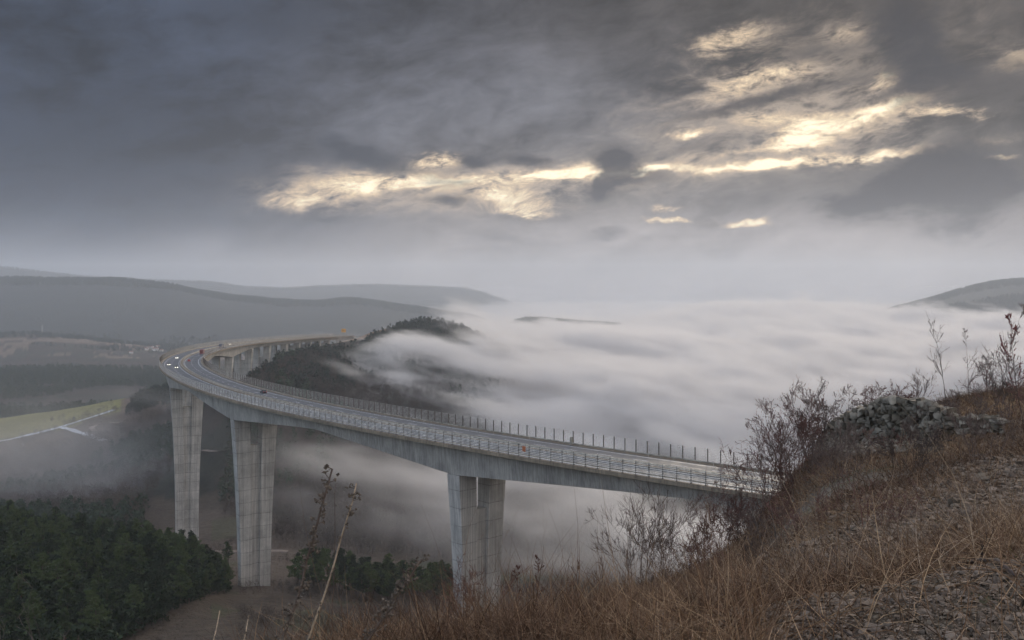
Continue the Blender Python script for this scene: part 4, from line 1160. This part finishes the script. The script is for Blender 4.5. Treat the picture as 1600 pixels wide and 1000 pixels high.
def seed_stalk(x0, y0, x1, y1, D, label, r, mt, pods, seed):
    """dry seed-head stalk from a base below the frame up to the tip"""
    rg = np.random.default_rng(seed)
    A = at(x0, y0, D); B = at(x1, y1, D + .15)
    d = (B - A); L = np.linalg.norm(d); k = d / L
    zb = float(height(A[0] - k[0] * .0, A[1])); ext = max(0, (A[2] - zb + .03) / max(k[2], .2)); A0 = A - k * ext
    t = empty('dry_stalk', tuple(A0)); tag(t, label, 'dry stalk', 'dry seed-head stalks')
    n = 16; Lt = np.linalg.norm(B - A0); pts = []
    for i in range(n + 1):
        f = i / n
        pts.append((B - A0) * f + np.array([math.sin(f * 3.1) * Lt * .018, 0, 0]) + rg.normal(size=3) * r * .35)
    MB().tube(pts, [r * (1 - .55 * i / n) for i in range(n + 1)], 7).build('stem', mt, t, smooth=True)
    sg_, C = [], []
    for i in range(pods):
        f = rg.uniform(.42, 1.0) ** .9; j = min(n - 1, int(f * n)); b = pts[j] + (pts[j + 1] - pts[j]) * (f * n - j)
        o_ = rdir(1, 0, rg)[0]; o_[2] = abs(o_[2]) * .6 + .2; e = b + o_ * r * rg.uniform(1.5, 4.5)
        sg_.append((b, e, r * .3, r * .2))
        for q in range(rg.integers(1, 4)): C.append(e + rg.normal(size=3) * r * .8)
    V, F = tubes3(sg_); V2, F2 = octa(np.array(C), rg.uniform(.6, 1.35, len(C)) * r * .80)
    V2 = V2 + rg.normal(size=V2.shape) * r * .3
    mb = MB(); mb.add(V, F); mb.add(V2, F2)
    tag(mb.build('seed_pods', M['pod'], t), kind='stuff')
M['stalk'] = mat('dark_stalk', (.085, .060, .046), .8, nscale=30)
M['stalk_pale'] = mat('pale_stalk', (.30, .225, .155), .8, nscale=30)
M['pod'] = mat('seed_pod', (.100, .078, .060), .85, nscale=40, namt=.5)
seed_stalk(432, 1000, 518, 733, 3.6, 'tallest dark seed-head stalk, leftmost of the leaning three', .0078, M['stalk'], 70, 1)
seed_stalk(474, 1000, 558, 756, 3.9, 'pale brown seed-head stalk just right of the tallest', .0065, M['stalk_pale'], 45, 2)
seed_stalk(588, 975, 658, 874, 4.4, 'short thick seed-head stalk leaning far right', .0098, M['stalk'], 75, 3)
seed_stalk(512, 985, 523, 757, 6.5, 'very thin upright stalk between the two tall ones', .0040, M['stalk'], 16, 4)
seed_stalk(330, 1000, 343, 955, 4.0, 'short pale grass-like stalk, leftmost at the bottom edge', .0045, M['stalk_pale'], 14, 5)
seed_stalk(377, 1000, 388, 962, 4.2, 'short pale stalk right of the leftmost short one', .0045, M['stalk_pale'], 14, 6)

# tangle of dry stems and grass (nobody could count it)
def ribbons(base, d, L, w, bend, nseg, rg):
    """curved grass blades: base (n,3), start dir (n,3), length, width, bend vectors"""
    n = len(base); P_ = base.copy(); dd = d.copy(); side = np.cross(d, rdir(n, 0, rg)); side /= np.linalg.norm(side, axis=1)[:, None] + 1e-9
    rows = []
    for i in range(nseg + 1):
        ww = (w * (1 - .85 * i / nseg))[:, None]
        rows.append(np.stack([P_ - side * ww / 2, P_ + side * ww / 2], 1))
        dd = dd + bend / nseg; dd /= np.linalg.norm(dd, axis=1)[:, None]
        P_ = P_ + dd * (L / nseg)[:, None]
    V = np.stack(rows, 1).reshape(-1, 3)              # n,(nseg+1),2
    m = (nseg + 1) * 2
    F = np.concatenate([np.arange(n)[:, None] * m + np.array([[2 * i, 2 * i + 1, 2 * i + 3, 2 * i + 2]]) for i in range(nseg)], 0)
    return V, F
def near_spots(n, f, x0=380, x1=1750, D0=3.0, D1=44, power=1.6, rng=RNG):
    u = rng.uniform(0, 1, n); D = (D0 ** (1 - power + .0001) + u * (D1 ** (1 - power + .0001) - D0 ** (1 - power + .0001))) ** (1 / (1 - power + .0001))
    x = rng.uniform(x0, x1, n); X = col(x, D)
    k = f(x, D, X) > rng.uniform(0, 1, n)
    X, D, x = X[k], D[k], x[k]
    return X, D, x
def crestD(x): return np.interp(x, [0, 400, 600, 740, 900, 1000, 1100, 1200, 1290, 1450, 1600, 2000], [13, 15, 17, 20, 25, 28, 31, 34, 36, 38, 40, 42])
def rowof(X, D): return HY - FPX * (height(X, D) - CAMZ) / D
def scree_w(x, D, X):
    """1 on the stony patches of the slope at the lower right"""
    y = rowof(X, D)
    band = np.exp(-((y - np.interp(x, [1000, 1250, 1400, 1600], [985, 905, 850, 800])) / np.interp(x, [1000, 1600], [22, 95])) ** 2)
    low = ((x > 1200) & (y > 885)) * .80
    return np.clip(np.maximum(band * (x > 980), low) + .6 * vnoise(X / 1.3, D / 1.3), 0, 1)
def grass_obj(name, n, w_f, Lr, wr, mt, up, bnd, seed, **kw):
    rg = np.random.default_rng(seed)
    X, D, x = near_spots(n, w_f, rng=rg, **kw)
    Z = height(X, D) - .02; n = len(X)
    d = rdir(n, up, rg); d[:, 2] = np.abs(d[:, 2]) + .15; d /= np.linalg.norm(d, axis=1)[:, None]
    b = rg.normal(size=(n, 3)) * bnd; b[:, 2] -= bnd * .9
    V, F = ribbons(np.stack([X, D, Z], 1), d, rg.uniform(*Lr, n), rg.uniform(*wr, n) * np.clip(D / 14, .7, 2.2), b, 4, rg)
    tag(link(name, mesh_np(name, V, F), mt), kind='stuff')
def drymat(name, cols, scale=1.2):
    m = bpy.data.materials.new(name); m.use_nodes = True
    g = NG(m.node_tree)
    pos = g.n('ShaderNodeNewGeometry').outputs['Position']
    cell = g.n('ShaderNodeTexWhiteNoise', noise_dimensions='1D')
    isl = g.n('ShaderNodeNewGeometry').outputs['Random Per Island']
    n = g.noise(pos, scale, 3, .6)
    f = g.m('ADD', g.m('MULTIPLY', isl, .6), g.m('MULTIPLY', n, .55))
    c = g.mix(g.sstep(f, .15, .5), cols[0], cols[1]); c = g.mix(g.sstep(f, .55, .95), c, cols[2])
    pv = g.sstep(g.noise(pos, .42, 4, .65), .34, .66)
    c = g.vm('MULTIPLY', c, g.mix(pv, (.42, .34, .32), (1.25, 1.18, 1.08)))
    b = g.n('ShaderNodeBsdfPrincipled', {'Base Color': c, 'Roughness': .75})
    b.inputs['Specular IOR Level'].default_value = .2
    g.n('ShaderNodeOutputMaterial', {'Surface': b})
    return m
M['dry'] = drymat('dry_grass', ((.046, .028, .019), (.150, .092, .058), (.43, .31, .20)))
M['ochre'] = drymat('ochre_grass', ((.085, .052, .028), (.22, .142, .075), (.45, .32, .18)))
M['stem'] = drymat('dry_stems', ((.11, .075, .055), (.26, .195, .14), (.46, .37, .28)))
M['moss'] = drymat('green_tufts', ((.025, .045, .012), (.050, .085, .020), (.10, .12, .035)), 3)
patch = lambda X, D, s=2.2, o=0.: vnoise(X / s + o, D / s + o) * 2
def w_dry(x, D, X): return np.clip((1 - .93 * scree_w(x, D, X) * (D < 19)) * (1 - .9 * ((x > 1290) & (x < 1480) & (rowof(X, D) < 712) & (rowof(X, D) > 632))) * (1.0 + patch(X, D)), .03, 1) * (D < crestD(x) * 1.25)
grass_obj('dry_grass', 230000, w_dry, (.2, .62), (.005, .010), M['dry'], .8, .9, 1, power=.45)
grass_obj('ochre_grass', 80000, lambda x, D, X: np.clip(patch(X, D, 3, 5.5) + .1 + .9 * ((x > 1420) & (D > 26)) + .4 * (x < 760), 0, 1) * (1 - scree_w(x, D, X)) * (D < crestD(x) * 1.2), (.18, .42), (.004, .008), M['ochre'], 1.1, .7, 2, power=.4)
grass_obj('dry_stems', 15000, lambda x, D, X: np.clip((1 - .8 * scree_w(x, D, X)) * (.35 + patch(X, D, 3.5, 2.2)) * np.interp(x, [400, 900, 1100, 1500, 1600], [.15, .5, 1, .8, .5]), .01, 1) * (D < crestD(x) * 1.05), (.4, 1.15), (.004, .008), M['stem'], 1.9, .6, 3, D0=5, power=.4)
grass_obj('green_tufts', 26000, lambda x, D, X: (vnoise(X / .7 + 4, D / .7) > .27) * (vnoise(X / 3 + 8, D / 3) > .0) * (D < crestD(x)) * 1.0, (.05, .14), (.006, .011), M['moss'], 1.2, .8, 4, power=1.3)

# stones
ICO = None
def stone_meshes(n, rg, C, S, flat=.5, rot=None):
    """deformed 14-sided stones: centres C (n,3), sizes S (n,)"""
    base = np.array([(x, y, z) for x in (-1, 1) for y in (-1, 1) for z in (-1, 1)], float) * .62
    ax = np.array([(1, 0, 0), (-1, 0, 0), (0, 1, 0), (0, -1, 0), (0, 0, 1), (0, 0, -1)], float)
    pts = np.vstack([base, ax]); F = []
    idx = {tuple(np.sign(b).astype(int)): i for i, b in enumerate(base)}
    for k in range(6):
        a = ax[k]; j = int(np.argmax(np.abs(a))); s = int(np.sign(a[j]))
        o = [q for q in range(3) if q != j]
        ring_ = []
        for u, v in ((-1, -1), (1, -1), (1, 1), (-1, 1)):
            t = [0, 0, 0]; t[j] = s; t[o[0]] = u; t[o[1]] = v; ring_.append(idx[tuple(t)])
        for q in range(4): F.append((8 + k, ring_[q], ring_[(q + 1) % 4]))
    F = np.array(F)
    J = pts[None] * (1 + rg.uniform(-.28, .28, (n, 14, 1))) + rg.normal(size=(n, 14, 3)) * .08
    J = J * np.stack([rg.uniform(.75, 1.3, n), rg.uniform(.6, 1.0, n), rg.uniform(flat * .6, flat * 1.3, n)], 1)[:, None, :]
    th = rg.uniform(0, 6.28, n); ph = rg.normal(size=n) * .35
    c, s = np.cos(th)[:, None], np.sin(th)[:, None]; c2, s2 = np.cos(ph)[:, None], np.sin(ph)[:, None]
    x, y, z = J[..., 0], J[..., 1], J[..., 2]
    y, z = y * c2 - z * s2, y * s2 + z * c2
    x, y = x * c - y * s, x * s + y * c
    V = np.stack([x, y, z], -1) * S[:, None, None] + C[:, None, :]
    return V.reshape(-1, 3), (np.arange(n)[:, None, None] * 14 + F[None]).reshape(-1, 3)
def stonemat(name, a, b_, moss=.3):
    m = bpy.data.materials.new(name); m.use_nodes = True
    g = NG(m.node_tree)
    geo = g.n('ShaderNodeNewGeometry')
    pos = geo.outputs['Position']; isl = geo.outputs['Random Per Island']
    n = g.noise(pos, 9.0, 5, .7)
    c = g.mix(g.m('ADD', g.m('MULTIPLY', isl, .7), g.m('MULTIPLY', n, .3)), a, b_)
    c = g.mix(g.m('MULTIPLY', g.sstep(g.noise(pos, 2.5, 4, .7), .52, .66), moss), c, (.055, .055, .030))
    bp = g.n('ShaderNodeBump', {'Height': g.noise(pos, 30, 4, .7), 'Strength': .6, 'Distance': .02})
    b = g.n('ShaderNodeBsdfPrincipled', {'Base Color': c, 'Roughness': .88, 'Normal': bp.outputs[0]})
    b.inputs['Specular IOR Level'].default_value = .25
    g.n('ShaderNodeOutputMaterial', {'Surface': b})
    return m
M['scree'] = stonemat('limestone_scree', (.080, .058, .044), (.29, .225, .175), .35)
M['wallstone'] = stonemat('wall_stone', (.105, .088, .068), (.34, .295, .235), .35)
def build_scree():
    rg = np.random.default_rng(21)
    Vs, Fs, n = [], [], 0
    for cnt, s0, s1, th in ((80000, .012, .032, .22), (15000, .03, .06, .35), (1300, .055, .10, .45)):
        X, D, x = near_spots(cnt, lambda x, D, X: (scree_w(x, D, X) > th) * 1.0, x0=700, D0=3.0, D1=36, power=1.15, rng=rg)
        S = rg.uniform(s0, s1, len(X)) * np.clip(D / 11, .42, 1.7)
        Z = height(X, D) + S * .12
        V, F = stone_meshes(len(X), rg, np.stack([X, D, Z], 1), S, .5)
        Vs.append(V); Fs.append(F + n); n += len(V)
    tag(link('loose_stones', mesh_np('loose_stones', np.vstack(Vs), np.vstack(Fs)), M['scree']), kind='stuff')
build_scree()
def rubble_wall():
    rg = np.random.default_rng(5)
    XG = np.arange(1270, 1631, 12.0); YG = np.arange(630, 731, 6.0)
    HD = np.array([[hit(x_, y_, 12, 60)[1] for y_ in YG] for x_ in XG])
    def face(xp, y):
        i = int(np.clip(round((xp - 1270) / 12), 0, len(XG) - 1)); row = HD[i]
        base = float(np.interp(708, YG, row)); v = float(np.interp(y, YG, row))
        return min(v, base + 2.6) if v < 45 else base + 2.6
    C = []; S = []
    x0, x1 = 1284, 1486
    for _ in range(2300):
        xp = rg.uniform(x0, x1)
        top = np.interp(xp, [1284, 1310, 1345, 1400, 1450, 1486], [684, 655, 634, 622, 628, 646])
        bot = np.interp(xp, [1284, 1340, 1420, 1486], [704, 712, 705, 672])
        y = top + (bot - top) * rg.uniform(0, 1) ** .8
        C.append(at(xp, y, face(xp, y) - .30 + rg.normal() * .10)); S.append(rg.uniform(.06, .22))
    for _ in range(130):
        xp = 1478 + 90 * rg.uniform(0, 1) ** 1.6; y = np.interp(xp, [1478, 1540, 1615], [650, 652, 645]) + 24 * rg.uniform(0, 1)
        C.append(at(xp, y, face(xp, y) - .15 + rg.normal() * .06)); S.append(rg.uniform(.07, .18))
    D = face(1385, 680)
    C = np.array(C); S = np.array(S)
    cen = at(1385, 690, D)
    V, F = stone_meshes(len(C), rg, C - cen, S, .55)
    t = empty('rubble_wall', tuple(cen)); tag(t, 'tumbled dry-stone wall of grey limestone on the slope', 'stone wall')
    link('stones', mesh_np('stones', V, F), M['wallstone'], t)
rubble_wall()
rg = np.random.default_rng(77)
for i, (x0, y0, x1, y1, lb) in enumerate(((1462, 886, 1592, 912, 'dark fallen branch lying on the stones at the lower right'), (1215, 935, 1285, 1000, 'thin fallen branch on the stones at the bottom edge'))):
    A = hit(x0, y0, 3, 40); B = hit(x1, y1, 3, 40)
    t = empty('fallen_branch', tuple(A)); tag(t, lb, 'branch', 'fallen branches')
    pts = []
    for f in np.linspace(0, 1, 10):
        q_ = A + (B - A) * f + rg.normal(size=3) * .015 * np.linalg.norm(B - A)
        pts.append(np.array([q_[0], q_[1], float(height(q_[0], q_[1])) + .04]) - A)
    MB().tube(pts, [(.022 if i == 0 else .010) * (1 - .6 * f) for f in np.linspace(0, 1, 10)], 7).build('limb', M['twig_black'], t, smooth=True)
    sg_, tp_ = [], []
    for k in range(5):
        j = rg.integers(2, 9); grow(rg, pts[j], rdir(1, .3, rg)[0], .22, .005, 1, sg_, tp_)
    V, F = tubes3(sg_); tag(link('twigs', mesh_np('twigs', V, F), M['twig_black'], t), kind='stuff')
